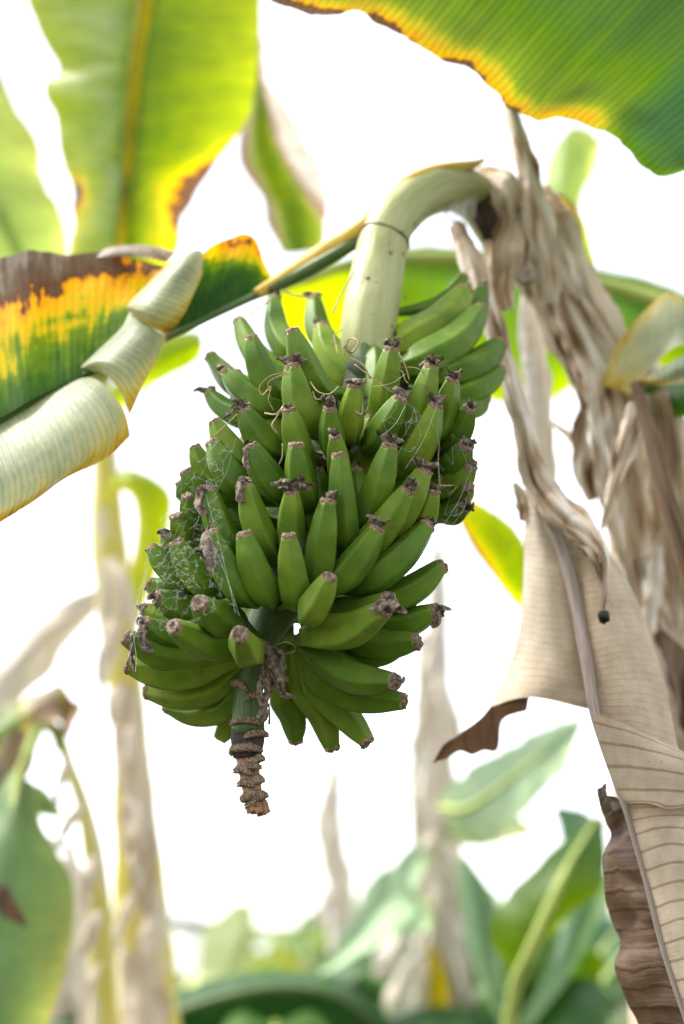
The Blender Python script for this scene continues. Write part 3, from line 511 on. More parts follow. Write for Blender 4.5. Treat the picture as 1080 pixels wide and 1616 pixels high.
dry([(812, 290, 1.80, 16), (826, 340, 1.74, 18), (826, 400, 1.73, 16), (832, 440, 1.73, 12), (838, 470, 1.74, 8)], 12.7, .5, .7)
dry([(850, 300, 1.84, 18), (878, 360, 1.79, 30), (902, 430, 1.79, 36), (934, 500, 1.80, 40), (965, 560, 1.82, 36), (990, 600, 1.82, 22)], 21.1, .4, .6)
dry([(872, 420, 1.80, 16), (900, 500, 1.77, 26), (930, 560, 1.78, 28), (945, 620, 1.80, 30), (935, 690, 1.81, 34), (925, 740, 1.82, 22), (936, 790, 1.83, 10)], 31.7, .5, .5)
dry([(960, 600, 1.80, 26), (970, 660, 1.78, 34), (985, 740, 1.79, 34), (995, 820, 1.80, 36), (1010, 900, 1.82, 30), (1020, 980, 1.84, 18)], 41.3, .5, .45)
dry([(1040, 620, 1.80, 30), (1052, 700, 1.79, 34), (1060, 800, 1.80, 36), (1068, 900, 1.82, 40), (1075, 1000, 1.83, 30)], 47.9, .45, .5)
dry([(1010, 880, 1.81, 16), (1030, 930, 1.79, 24), (1046, 980, 1.80, 20), (1060, 1040, 1.82, 12)], 52.3, .5, .5)
dry([(904, 560, 1.84, 8), (930, 585, 1.82, 10), (960, 600, 1.80, 10)], 53.9, .4, .5)
dry([(868, 665, 1.90, 3), (890, 680, 1.88, 6), (915, 700, 1.86, 9), (940, 712, 1.84, 8)], 55.9, .3, .5)
dry([(720, 352, 1.72, 12), (742, 410, 1.69, 17), (766, 482, 1.66, 19), (798, 575, 1.63, 17), (826, 675, 1.61, 18), (846, 750, 1.60, 24), (886, 808, 1.565, 27), (930, 848, 1.525, 20), (952, 880, 1.50, 9), (955, 920, 1.485, 5), (950, 962, 1.475, 3.5)], 61.3, .28, .9, name='dry_leaf_strip')
dry([(832, 738, 1.615, 8), (862, 790, 1.595, 13), (902, 836, 1.55, 14), (934, 872, 1.51, 10), (948, 905, 1.495, 6), (952, 950, 1.48, 4)], 64.3, .5, .9, name='dry_leaf_strip')
crumple_blob(P(953, 972, 1.475), np.array((0, -.3, -1.)), .006, .008, 3.3, M['stalk_black'], 'withered_bud', main)
dry([(812, 762, 1.63, 4), (820, 780, 1.625, 9), (826, 800, 1.62, 12), (824, 822, 1.63, 5)], 66.1, .4, .5, name='dry_leaf_strip')
dry([(836, 430, 1.90, 16), (842, 520, 1.92, 22), (848, 620, 1.93, 21), (856, 720, 1.95, 19), (864, 850, 1.97, 16)], 71.3, .12, .7, name='pale_dry_petiole', lift=.45)
dry([(748, 292, 1.735, 10), (764, 322, 1.715, 20), (772, 350, 1.705, 22), (776, 378, 1.705, 14)], 77.7, .4, .3, name='sheath_hollow_shade', mat='dead_dark', lift=-.4)  # dark strip standing for the shade inside the crown hollow
dry([(800, 300, 1.75, 12), (846, 330, 1.74, 14), (884, 400, 1.75, 13), (914, 470, 1.77, 12), (952, 540, 1.79, 8)], 88.1, .3, .7, lift=.2)
dry([(862, 470, 1.74, 7), (884, 540, 1.755, 10), (915, 610, 1.77, 9), (930, 660, 1.79, 4)], 91.1, .3, .7, lift=-.2)
dry([(1040, 860, 1.79, 8), (1030, 930, 1.775, 14), (1024, 1000, 1.78, 10), (1030, 1050, 1.80, 4)], 93.1, .3, .7, lift=.3)
dry([(930, 620, 1.78, 10), (946, 700, 1.765, 16), (962, 790, 1.77, 14), (985, 870, 1.79, 5)], 95.1, .35, .6, lift=.15)
crumple_blob(P(830, 436, 1.70), np.array((0, -1, .2)), .012, .010, 8.3, M['bead'], 'silk_cocoon', main)
dry([(1006, 636, 1.70, 14), (992, 690, 1.68, 17), (972, 760, 1.68, 13), (956, 815, 1.69, 6), (948, 840, 1.70, 2)], 81.3, .25, .8, name='bent_dry_strip')
W, R = px([(1003, 608, 1.70, 9), (1022, 670, 1.66, 12), (1046, 760, 1.62, 14), (1076, 860, 1.60, 15), (1115, 990, 1.59, 16), (1160, 1120, 1.59, 17)], 6); V_, F_, U_ = sweep(W, R, 14, rough=.22, seed=5.); mk('broken_petiole', V_, F_, M['stick'], main, uv=U_)
blade('dry_leaf_scrap', [[(1026, 985, 1.80, .6), (1026, 997, 1.79, .5), (1028, 1012, 1.80, .3)], [(1048, 995, 1.77, .6), (1048, 1030, 1.76, .45), (1048, 1068, 1.78, .2)], [(1082, 1025, 1.75, .6), (1080, 1080, 1.74, .4), (1078, 1140, 1.77, .2)], [(1125, 1050, 1.75, .6), (1125, 1110, 1.74, .4), (1125, 1200, 1.77, .2)]], M['dead_dark'], main, ripple=.01, jag=.003)
# crown silk
def web(polys, name, label, n, seed, r0=.000036):
    r = random.Random(seed); mb = MB(); nodes = []
    for pg, dfun, cnt in polys:
        us = [p[0] for p in pg]; vs = [p[1] for p in pg]; c = 0
        while c < cnt:
            u, v = r.uniform(min(us), max(us)), r.uniform(min(vs), max(vs)); ins = False
            for i in range(len(pg)):
                (x1, y1), (x2, y2) = pg[i], pg[i-1]
                if (y1 > v) != (y2 > v) and u < (x2-x1)*(v-y1)/(y2-y1)+x1: ins = not ins
            if ins: nodes.append(P(u, v, dfun(u, v)+r.uniform(-.008, .004))); c += 1
    nodes = np.array(nodes)
    for i, a in enumerate(nodes):
        dd = np.linalg.norm(nodes-a, axis=1); idx = np.argsort(dd)[1:1+n]
        for j in idx:
            if j < i and dd[j] > 0 and i in np.argsort(np.linalg.norm(nodes-nodes[j], axis=1))[1:1+n]: continue
            b = nodes[j]
            if dd[j] > .06: continue
            mid = (a+b)/2+np.array((r.uniform(-1, 1), r.uniform(-1, 1), -1.2))*dd[j]*.07
            V_, F_, U_ = sweep(cr([a, mid, b], 3), r0*r.uniform(.5, 1.35), 3, caps=False); mb.add(V_, F_, U_)
    return mb, nodes
def hull_front(u, v):
    hu = lerp_tab(HULL, v)[0]; return axis_at(v)[1]-.168*math.sqrt(max(.0, 1-min(1, abs(u-hu)/262)**2))-.006
mb, nd = web([([(280, 760), (345, 770), (362, 850), (350, 960), (300, 985), (205, 1010), (215, 930), (235, 860)], hull_front, 330), ([(325, 690), (370, 700), (350, 760), (300, 760)], hull_front, 50), ([(255, 840), (330, 850), (300, 930), (240, 920)], hull_front, 260)], '', '', 3, 3)
for a, b in [((285, 755), (236, 865)), ((270, 790), (218, 935)), ((236, 862), (200, 1002)), ((232, 900), (205, 990)), ((236, 915), (203, 1000)), ((282, 830), (236, 918)), ((325, 780), (372, 968)), ((338, 860), (378, 972)), ((372, 692), (340, 780)), ((240, 860), (205, 980)), ((228, 925), (200, 1045)), ((210, 1000), (214, 1060))]:
    pa, pb = P(*a, hull_front(*a)), P(*b, hull_front(*b)); V_, F_, U_ = sweep(cr([pa, (pa+pb)/2+np.array((0.002, 0, -.003)), pb], 5), 0.00008, 3, caps=False); mb.add(V_, F_, U_)
mb2, nd = web([([(280, 760), (345, 770), (366, 850), (350, 960), (300, 985), (205, 1010), (215, 930), (235, 860)], hull_front, 261), ([(300, 690), (370, 690), (350, 770), (290, 770)], hull_front, 40)], '', '', 2, 33, .000018)
mb.add(mb2.V, mb2.F, mb2.uv)
cw = mb.build('cobweb', M['web']); tag(cw, 'fine white cobweb stretched over the bananas on the left side of the bunch', 'cobweb', 'cobwebs')
mb, nd = web([([(690, 670), (742, 700), (745, 760), (735, 815), (700, 830), (690, 780)], lambda u, v: hull_front(u, v)-.005, 34), ([(610, 600), (690, 640), (650, 720), (600, 700)], lambda u, v: hull_front(u, v)-.002, 16)], '', '', 3, 9, .00004)
for a, b in [((738, 700), (742, 770)), ((742, 770), (715, 828)), ((745, 735), (700, 830)), ((640, 740), (690, 640)), ((600, 690), (640, 640)), ((590, 610), (640, 590))]:
    pa, pb = P(*a, hull_front(*a)), P(*b, hull_front(*b)); V_, F_, U_ = sweep(cr([pa, (pa+pb)/2+np.array((0.002, 0, -.003)), pb], 5), .00009, 3, caps=False); mb.add(V_, F_, U_)
cw = mb.build('cobweb', M['web']); tag(cw, 'thin cobweb clinging to the right edge of the bunch', 'cobweb', 'cobwebs')
mb = MB(); r = random.Random(5)
for k in range(70):
    a = P(746+r.uniform(-4, 4), 262+r.uniform(0, 40), 1.70); t = r.random(); b = P(672+t*75+r.uniform(-6, 6), 356-abs(t-.5)*30+r.uniform(-12, 8), 1.64+.06*t)
    V_, F_, U_ = sweep(cr([a, (a+b)/2+np.array((r.uniform(-1, 1), 0, -1))*.004, b], 4), .00032*r.uniform(.4, 1.2), 3, caps=False); mb.add(V_, F_, U_)
cw = mb.build('cobweb', M['web']); tag(cw, 'dense white cobweb in the bend where the fruit stalk leaves the stem', 'cobweb', 'cobwebs')

# ---- withered leaf reaching left: petiole, midrib, blade pieces
UP = np.array((0, -.3, .95))
W, R = px([(764, 252, 1.72, 3), (746, 260, 1.70, 7), (716, 264, 1.68, 9), (684, 269, 1.66, 9), (648, 284, 1.635, 10), (614, 310, 1.63, 11), (586, 345, 1.635, 13), (556, 371, 1.645, 16), (510, 401, 1.65, 17), (470, 426, 1.65, 15), (440, 444, 1.645, 12), (405, 464, 1.635, 9)], 7)
V_, F_, U_ = sweep(W, R, 18, rough=.08); LL = mk('withered_leaf', V_, F_, M['petiole_gold'], main, uv=U_)
W, R = px([(592, 358, 1.66, 5), (576, 372, 1.645, 9), (550, 390, 1.637, 10), (505, 416, 1.64, 11), (465, 438, 1.642, 10), (425, 459, 1.638, 9)], 7); V_, F_, U_ = sweep(W, R, 14); mk('petiole_channel_shadow', V_, F_, M['midrib_dark'], LL, uv=U_)  # dark tube painted as the shadow in the petiole groove
W, R = px([(500, 408, 1.672, 13), (440, 449, 1.652, 11), (400, 468, 1.635, 6.5), (330, 501, 1.61, 5.5), (262, 534, 1.58, 5.5), (190, 566, 1.56, 6), (120, 599, 1.545, 6), (0, 664, 1.51, 6), (-150, 745, 1.47, 6)], 6); V_, F_, U_ = sweep(W, R, 12); mk('midrib', V_, F_, M['midrib_dark'], LL, uv=U_)
def pr(m_, e, d0, d1_, fr, ages):    # row from midrib pixel to edge pixel
    return [(m_[0]+(e[0]-m_[0])*f, m_[1]+(e[1]-m_[1])*f, d0+(d1_-d0)*f, a) for f, a in zip(fr, ages)]
fr = (0, .35, .6, .8, 1)
blade('blade', [pr((430, 452), (428, 430), 1.65, 1.66, fr, (.3, .45, .55, .6, .62)), pr((402, 468), (414, 396), 1.635, 1.66, fr, (.1, .2, .45, .58, .62)), pr((364, 486), (394, 369), 1.62, 1.67, fr, (.0, .1, .35, .58, .72)), pr((325, 504), (352, 380), 1.605, 1.67, fr, (.0, .05, .3, .56, .64)), pr((292, 520), (320, 402), 1.59, 1.65, fr, (.0, .05, .2, .45, .6)), pr((258, 536), (286, 446), 1.58, 1.63, fr, (.05, .1, .2, .3, .4))], M['leaf_flame'], LL, ripple=.004, jag=.002)
fr = (0, .25, .45, .62, .8, 1)
blade('blade', [pr((222, 548), (272, 412), 1.57, 1.66, fr, (.25, .38, .46, .53, .60, .66)), pr((186, 566), (215, 398), 1.56, 1.67, fr, (.22, .36, .45, .55, .63, .76)), pr((145, 586), (160, 396), 1.545, 1.67, fr, (.2, .35, .46, .56, .68, .84)), pr((92, 611), (88, 402), 1.53, 1.66, fr, (.2, .38, .49, .62, .78, .88)), pr((42, 638), (26, 410), 1.51, 1.65, fr, (.2, .40, .52, .66, .82, .90)), pr((0, 661), (-36, 420), 1.50, 1.64, fr, (.2, .42, .54, .70, .84, .9)), pr((-120, 725), (-165, 450), 1.46, 1.6, fr, (.2, .45, .66, .84, .86, .9))], M['leaf_flame'], LL, ripple=.012, rf=9, jag=.003, nr=8)
blade('rolled_edge', [[(278, 398, 1.66, 0.95), (272, 404, 1.645, 0.86), (262, 416, 1.64, 0.81)], [(235, 388, 1.67, 0.95), (225, 394, 1.65, 0.95), (215, 406, 1.645, 0.86)], [(190, 387, 1.68, 0.95), (180, 394, 1.655, 0.95), (172, 404, 1.65, 0.91)], [(165, 392, 1.68, 0.95), (158, 397, 1.665, 0.95), (152, 402, 1.66, 0.91)]], M['under'], LL, ripple=.003, jag=.002)
blade('curled_blade', [[(296, 400, 1.66, 0.36), (303, 396, 1.645, 0.31), (311, 394, 1.64, 0.26), (318, 397, 1.65, 0.46)], [(258, 424, 1.635, 0.36), (278, 414, 1.60, 0.31), (300, 412, 1.59, 0.21), (319, 430, 1.605, 0.51)], [(228, 453, 1.61, 0.41), (250, 447, 1.575, 0.31), (278, 452, 1.565, 0.26), (306, 466, 1.58, 0.56)], [(201, 482, 1.59, 0.46), (222, 484, 1.56, 0.36), (250, 492, 1.55, 0.36), (286, 504, 1.57, 0.66)], [(206, 492, 1.60, 0.56), (222, 504, 1.57, 0.51), (238, 515, 1.565, 0.56), (262, 529, 1.575, 0.70)]], M['under'], LL, ripple=.002, nr=7)
blade('curled_blade', [[(205, 492, 1.60, 0.36), (222, 502, 1.585, 0.26), (240, 516, 1.578, 0.26), (262, 532, 1.58, 0.51)], [(190, 520, 1.58, 0.26), (215, 516, 1.55, 0.16), (238, 530, 1.54, 0.21), (252, 552, 1.56, 0.46)], [(150, 556, 1.57, 0.26), (185, 545, 1.53, 0.26), (220, 555, 1.52, 0.31), (242, 580, 1.545, 0.56)], [(119, 583, 1.56, 0.31), (155, 570, 1.52, 0.31), (195, 585, 1.505, 0.41), (222, 622, 1.53, 0.61)], [(122, 590, 1.57, 0.36), (158, 588, 1.535, 0.36), (186, 612, 1.515, 0.46), (205, 656, 1.525, 0.66)]], M['under'], LL, ripple=.003, nr=7)
blade('curled_blade', [[(135, 592, 1.555, 0.36), (158, 602, 1.52, 0.31), (180, 625, 1.50, 0.36), (197, 650, 1.495, 0.51), (204, 688, 1.505, 0.72)], [(110, 597, 1.55, 0.26), (140, 620, 1.50, 0.26), (162, 655, 1.475, 0.36), (172, 690, 1.475, 0.48), (160, 721, 1.49, 0.68)], [(64, 624, 1.535, 0.26), (88, 660, 1.48, 0.26), (104, 700, 1.455, 0.31), (108, 735, 1.455, 0.46), (88, 764, 1.47, 0.68)], [(0, 668, 1.51, 0.16), (20, 710, 1.455, 0.21), (34, 750, 1.43, 0.31), (38, 785, 1.43, 0.46), (28, 812, 1.44, 0.70)], [(-80, 712, 1.48, 0.16), (-60, 760, 1.42, 0.21), (-50, 800, 1.40, 0.31), (-50, 835, 1.40, 0.46), (-60, 860, 1.41, 0.70)]], M['under'], LL, ripple=.004, rf=9, jag=.0012, nr=8)

# ---- dead leaf hanging at right
W, R = px([(822, 690, 1.64, 5), (835, 748, 1.62, 6), (866, 825, 1.59, 9), (893, 885, 1.57, 9.5), (912, 965, 1.54, 10), (926, 1045, 1.50, 10), (940, 1128, 1.46, 9), (962, 1205, 1.435, 6), (992, 1290, 1.41, 5.5), (1020, 1390, 1.395, 5.5), (1048, 1500, 1.38, 5), (1084, 1612, 1.365, 4.5), (1125, 1730, 1.35, 4)], 6); V_, F_, U_ = sweep(W, R, 12, rough=.12)
DL = mk('dead_leaf', V_, F_, M['midrib_dead'], main, uv=U_)
blade('blade', [[(829, 752, 1.635, .7), (833, 752, 1.625, .7), (838, 755, 1.62, .6)], [(828, 800, 1.635, .8), (842, 800, 1.60, .75), (860, 805, 1.60, .5)], [(827, 860, 1.625, .8), (852, 862, 1.585, .75), (884, 866, 1.58, .5)], [(825, 930, 1.61, .8), (860, 935, 1.56, .7), (903, 942, 1.555, .45)], [(818, 1000, 1.60, .75), (864, 1010, 1.535, .65), (918, 1018, 1.53, .42)], [(800, 1060, 1.59, .7), (864, 1064, 1.515, .6), (929, 1075, 1.505, .42)], [(772, 1116, 1.578, .6), (836, 1100, 1.512, .55), (932, 1120, 1.49, .45)]], M['dead_plain'], DL, ripple=.003, nr=8, nc=8)
blade('curled_blade', [[(683, 1204, 1.60, .4), (685, 1204, 1.60, .4), (688, 1204, 1.60, .4)], [(700, 1176, 1.58, .3), (702, 1188, 1.585, .3), (706, 1200, 1.60, .3)], [(720, 1163, 1.575, .35), (722, 1175, 1.585, .3), (726, 1186, 1.61, .3)], [(740, 1148, 1.575, .35), (742, 1166, 1.59, .25), (746, 1192, 1.62, .3)], [(760, 1132, 1.577, .35), (762, 1158, 1.60, .25), (764, 1184, 1.63, .3)], [(777, 1113, 1.579, .35), (780, 1145, 1.605, .25), (784, 1180, 1.635, .3)], [(800, 1106, 1.56, .35), (795, 1120, 1.60, .25), (793, 1136, 1.63, .3)], [(836, 1097, 1.515, .3), (834, 1108, 1.56, .25), (832, 1121, 1.60, .3)]], M['dead_dark'], DL, ripple=.002, nr=6)
blade('blade', [[(842, 762, 1.625, .5), (846, 764, 1.62, .5), (850, 768, 1.62, .5)], [(868, 812, 1.595, .45), (884, 818, 1.60, .5), (900, 832, 1.61, .5)], [(897, 874, 1.575, .4), (927, 864, 1.565, .55), (957, 868, 1.59, .6)], [(909, 930, 1.56, .4), (952, 920, 1.53, .55), (993, 920, 1.57, .6)], [(919, 1000, 1.53, .42), (972, 990, 1.495, .58), (1023, 990, 1.55, .6)], [(931, 1070, 1.50, .45), (992, 1060, 1.46, .6), (1046, 1068, 1.53, .6)], [(941, 1128, 1.47, .5), (1008, 1132, 1.435, .6), (1066, 1152, 1.51, .55)], [(962, 1205, 1.45, .5), (1020, 1215, 1.43, .6), (1090, 1240, 1.50, .5)], [(985, 1270, 1.44, .5), (1040, 1275, 1.43, .6), (1110, 1290, 1.49, .5)]], M['dead_plain'], DL, ripple=.003, nr=8, nc=8)
blade('folded_blade', [[(934, 1124, 1.455, .55), (985, 1142, 1.40, .6), (1040, 1168, 1.38, .62), (1110, 1200, 1.385, .6), (1200, 1240, 1.42, .6)], [(946, 1168, 1.44, .55), (1000, 1176, 1.38, .62), (1060, 1193, 1.36, .62), (1120, 1213, 1.37, .6), (1200, 1250, 1.41, .6)], [(960, 1210, 1.43, .55), (1012, 1213, 1.37, .62), (1070, 1222, 1.35, .62), (1130, 1232, 1.36, .6), (1200, 1262, 1.40, .6)], [(975, 1247, 1.42, .52), (1022, 1248, 1.365, .6), (1076, 1250, 1.345, .6), (1130, 1253, 1.35, .6), (1200, 1278, 1.39, .6)], [(986, 1268, 1.415, .45), (1024, 1268, 1.362, .55), (1058, 1276, 1.342, .55), (1120, 1266, 1.345, .58), (1200, 1290, 1.39, .6)]], M['dead'], DL, ripple=.002, nr=8, nc=8)
blade('folded_blade', [[(986, 1264, 1.418, .3), (1026, 1266, 1.385, .4), (1078, 1262, 1.37, .5), (1140, 1266, 1.365, .55), (1220, 1285, 1.39, .6)], [(1003, 1325, 1.405, .55), (1048, 1312, 1.355, .62), (1096, 1318, 1.33, .64), (1150, 1330, 1.33, .6), (1230, 1340, 1.36, .6)], [(1024, 1412, 1.395, .55), (1068, 1398, 1.345, .64), (1115, 1403, 1.32, .64), (1170, 1412, 1.32, .6), (1240, 1425, 1.35, .6)], [(1050, 1503, 1.38, .55), (1092, 1490, 1.335, .64), (1138, 1495, 1.315, .62), (1190, 1505, 1.315, .6), (1250, 1515, 1.35, .6)], [(1086, 1612, 1.365, .55), (1128, 1600, 1.325, .62), (1172, 1600, 1.31, .62), (1220, 1610, 1.31, .6), (1270, 1620, 1.34, .6)], [(1126, 1728, 1.35, .55), (1165, 1715, 1.315, .6), (1205, 1715, 1.305, .6), (1245, 1720, 1.31, .6), (1290, 1730, 1.33, .6)]], M['dead'], DL, ripple=.003, nr=10, nc=8)
blade('brown_blade', [[(942, 1245, 1.49, .5), (952, 1240, 1.47, .4), (963, 1232, 1.435, .35)], [(950, 1275, 1.49, .3), (963, 1266, 1.47, .4), (978, 1256, 1.425, .4)], [(957, 1300, 1.485, .6), (972, 1290, 1.46, .4), (990, 1284, 1.415, .4)], [(962, 1322, 1.49, .3), (980, 1315, 1.46, .45), (998, 1310, 1.41, .4)], [(953, 1350, 1.48, .7), (978, 1345, 1.455, .45), (1007, 1340, 1.405, .4)], [(956, 1410, 1.475, .4), (986, 1405, 1.45, .6), (1022, 1405, 1.395, .4)], [(967, 1460, 1.48, .7), (1000, 1455, 1.45, .4), (1035, 1455, 1.39, .4)], [(980, 1492, 1.475, .3), (1012, 1490, 1.44, .5), (1045, 1490, 1.385, .4)], [(970, 1527, 1.46, .6), (1010, 1525, 1.43, .5), (1056, 1525, 1.38, .4)], [(990, 1582, 1.455, .4), (1030, 1575, 1.43, .45), (1074, 1580, 1.37, .4)], [(1010, 1622, 1.45, .4), (1050, 1615, 1.425, .5), (1090, 1630, 1.365, .4)], [(1040, 1720, 1.44, .4), (1085, 1715, 1.41, .5), (1123, 1728, 1.35, .4)]], M['dead_dark'], DL, ripple=.012, rf=30, nr=6, nc=7)

# ---- yellowing leaf folded over the stem at right
YL = blade('yellowing_leaf', [[(974, 540, 1.76, .60), (966, 562, 1.755, .60), (957, 586, 1.755, .58), (950, 610, 1.76, .66)], [(1003, 505, 1.762, .62), (990, 545, 1.75, .52), (978, 585, 1.745, .52), (972, 614, 1.75, .60)], [(1030, 478, 1.76, .60), (1018, 530, 1.745, .38), (1008, 575, 1.738, .42), (1002, 621, 1.74, .58)], [(1054, 461, 1.755, .58), (1050, 505, 1.74, .28), (1045, 550, 1.73, .3), (1012, 599, 1.725, .5)], [(1090, 478, 1.74, .5), (1090, 505, 1.73, .2), (1085, 528, 1.72, .2), (1078, 546, 1.71, .3)], [(1160, 520, 1.72, .45), (1160, 535, 1.71, .2), (1160, 550, 1.70, .2), (1160, 565, 1.69, .3)]], M['under'], main, ripple=.003, jag=.002, nr=7, nc=6)
blade('folded_tip', [[(1004, 600, 1.70, .8), (1005, 603, 1.695, .8), (1008, 607, 1.70, .8)], [(1035, 586, 1.69, .3), (1037, 598, 1.675, .45), (1040, 611, 1.69, .7)], [(1080, 560, 1.68, .05), (1080, 582, 1.665, .1), (1080, 605, 1.68, .3)], [(1160, 530, 1.68, .05), (1160, 565, 1.66, .1), (1160, 600, 1.68, .2)]], M['under'], YL, ripple=.002)
blade('shaded_leaf', [[(990, 622, 1.88, .3), (1000, 640, 1.86, .3), (1010, 660, 1.85, .4)], [(1040, 600, 1.84, .2), (1045, 630, 1.80, .2), (1050, 660, 1.80, .4)], [(1090, 590, 1.82, .2), (1090, 630, 1.78, .2), (1090, 655, 1.78, .4)], [(1150, 580, 1.8, .2), (1150, 620, 1.78, .2), (1150, 650, 1.78, .4)]], M['leaf'], main, ripple=.006)

# ---- great leaf across the upper right
ed = [(330, -75), (380, -30), (432, 0), (475, 18), (520, 21), (560, 17), (600, 34), (650, 62), (690, 90), (735, 105), (775, 138), (805, 170), (845, 190), (885, 184), (930, 199), (985, 226), (1005, 250), (1040, 278), (1085, 268), (1150, 250), (1230, 200)]
rows = []
for i, (u, v) in enumerate(ed):
    t = i/(len(ed)-1); mu, mv = 700+t*930, -620+t*640; ln = math.hypot(mu-u, mv-v)
    e0 = .70+.10*math.sin(i*2.3) if i < 12 else (.60 if i < 15 else .30); e1 = .60 if i < 15 else .2
    if 2 <= i <= 4: e0, e1 = .84, .62
    row = []
    for f, a, dz in ((0, e0, 0), (18/ln, e1, .006), (45/ln, .43 if i < 15 else .12, .02), (.15, .33 if i < 15 else .08, .04), (.35, .24 if i < 15 else .06, .08), (.7, .15, .2), (1, .1, .36)):
        row.append((u+(mu-u)*f, v+(mv-v)*f, 1.58+dz-.12*math.sin(f*1.5), a))
    rows.append(row)
GL = blade('leaf', rows, M['leaf_great'], main, ripple=.006, rf=8, jag=.004, nr=5, nc=5, mid=6)
W, R = px([(r_[-1][0], r_[-1][1], r_[-1][2]+.004, 14) for r_ in rows[::4]], 5); V_, F_, U_ = sweep(W, R, 12); mk('midrib', V_, F_, M['midrib'], GL, uv=U_)
cw_ = np.array((P(1090, 700, 1.95)))
W = cr([W[-1], P(1900, 150, 2.15), P(1700, 420, 2.1), P(1250, 640, 2.0), P(1040, 760, 1.95)], 8); V_, F_, U_ = sweep(W, np.linspace(.012, .03, len(W)), 12); mk('petiole', V_, F_, M['petiole'], main, uv=U_)

# ---- leaf lying across behind the fruit stalk (grows from the same stem)
BL = blade('leaf', [[(440, 452, 2.35, .5), (436, 462, 2.34, .45), (430, 480, 2.35, .5), (424, 500, 2.36, .55)], [(500, 425, 2.4, .5), (500, 436, 2.38, .45), (490, 490, 2.4, .48), (475, 535, 2.42, .5)], [(570, 402, 2.45, .45), (570, 414, 2.42, .35), (562, 500, 2.46, .4), (550, 580, 2.5, .45)], [(640, 392, 2.5, .4), (640, 410, 2.46, .2), (640, 510, 2.5, .28), (635, 600, 2.56, .4)], [(740, 390, 2.5, .4), (740, 412, 2.46, .15), (740, 520, 2.52, .25), (735, 620, 2.58, .4)], [(850, 405, 2.5, .4), (850, 430, 2.46, .15), (850, 540, 2.52, .2), (845, 640, 2.58, .4)], [(960, 428, 2.5, .4), (960, 455, 2.46, .1), (955, 520, 2.52, .2), (945, 590, 2.58, .4)], [(1060, 455, 2.45, .4), (1060, 482, 2.42, .1), (1055, 530, 2.45, .2), (1050, 580, 2.5, .4)], [(1180, 505, 2.4, .4), (1180, 525, 2.38, .1), (1180, 560, 2.4, .2), (1180, 590, 2.42, .4)]], M['leaf_back'], main, ripple=.008, nr=5, nc=5, mid=1)
W, R = px([(436, 460, 2.335, 5), (500, 434, 2.37, 7), (570, 411, 2.41, 9), (640, 407, 2.45, 11), (740, 409, 2.45, 11), (850, 427, 2.45, 11), (960, 451, 2.45, 11), (1060, 479, 2.41, 11), (1180, 522, 2.37, 12)], 5); V_, F_, U_ = sweep(W, R, 12); mk('midrib', V_, F_, M['petiole'], BL, uv=U_)
W = cr([P(1180, 522, 2.37), P(1290, 600, 2.25), P(1250, 760, 2.1), P(1075, 1000, 1.97)], 8); V_, F_, U_ = sweep(W, np.linspace(.012, .025, len(W)), 12); mk('petiole', V_, F_, M['petiole'], main, uv=U_)
SL = blade('leaf', [[(872, 300, 1.98, .78), (880, 305, 1.97, .75), (888, 310, 1.97, .74)], [(874, 330, 1.96, .66), (895, 325, 1.95, .6), (912, 335, 1.95, .70)], [(878, 370, 1.95, .5), (905, 370, 1.94, .35), (926, 365, 1.95, .55)], [(885, 410, 1.94, .4), (912, 405, 1.93, .3), (936, 402, 1.95, .5)], [(895, 450, 1.93, .35), (920, 445, 1.92, .3), (943, 440, 1.94, .5)], [(915, 500, 1.92, .3), (935, 495, 1.91, .3), (952, 485, 1.93, .5)]], M['leaf_back'], main, ripple=.003, jag=.002)
blade('leaf', [[(725, 824, 2.3, .74), (728, 805, 2.29, .55), (738, 785, 2.3, .62)], [(748, 868, 2.32, .78), (762, 838, 2.3, .45), (785, 812, 2.3, .48)], [(775, 905, 2.34, .72), (790, 872, 2.3, .40), (816, 838, 2.3, .50)], [(800, 938, 2.36, .64), (812, 905, 2.32, .36), (832, 870, 2.3, .45)], [(822, 962, 2.38, .62), (835, 935, 2.34, .40), (850, 910, 2.3, .45)], [(850, 990, 2.4, .6), (870, 965, 2.36, .4), (890, 945, 2.32, .45)], [(900, 1030, 2.35, .6), (915, 1010, 2.3, .4), (925, 995, 2.28, .4)]], M['leaf_back'], main, ripple=.004, jag=.003)

# ------------------------------------------------------------------ neighbouring plants
def stem(pts, name, mat, parent, seed=0., rough=.1, toground=True, n=6, seg=24):
    W, R = px(pts, n)
    if toground and W[-1][2] > 0:
        e = W[-1]; W = np.vstack([W, cr([e, np.array((e[0]+.01, e[1]+.02, e[2]*.5)), np.array((e[0]+.01, e[1]+.03, -.03))], 5)[1:]]); R = np.concatenate([R, np.linspace(R[-1], R[-1]*1.25, len(W)-len(R))])
    V_, F_, U_ = sweep(W, R, seg, rough=rough, seed=seed); return mk(name, V_, F_, M[mat], parent, uv=U_)
def rib(pts, leaf, mat='midrib_t', n=5):
    W, R = px(pts, n); V_, F_, U_ = sweep(W, R, 10); return mk('midrib', V_, F_, M[mat], leaf, uv=U_)
def bl(name, rows, parent, mat='leaf_back', **k): return blade(name, rows, M[mat], parent, **k)
def rows3(L, d, a=(.5, .3, .5)):    # (ul,vl, um,vm, ur,vr) quick rows at depth d
    return [[(l[0], l[1], d, a[0]), (l[2], l[3], d-.03, a[1]), (l[4], l[5], d, a[2])] for l in L]

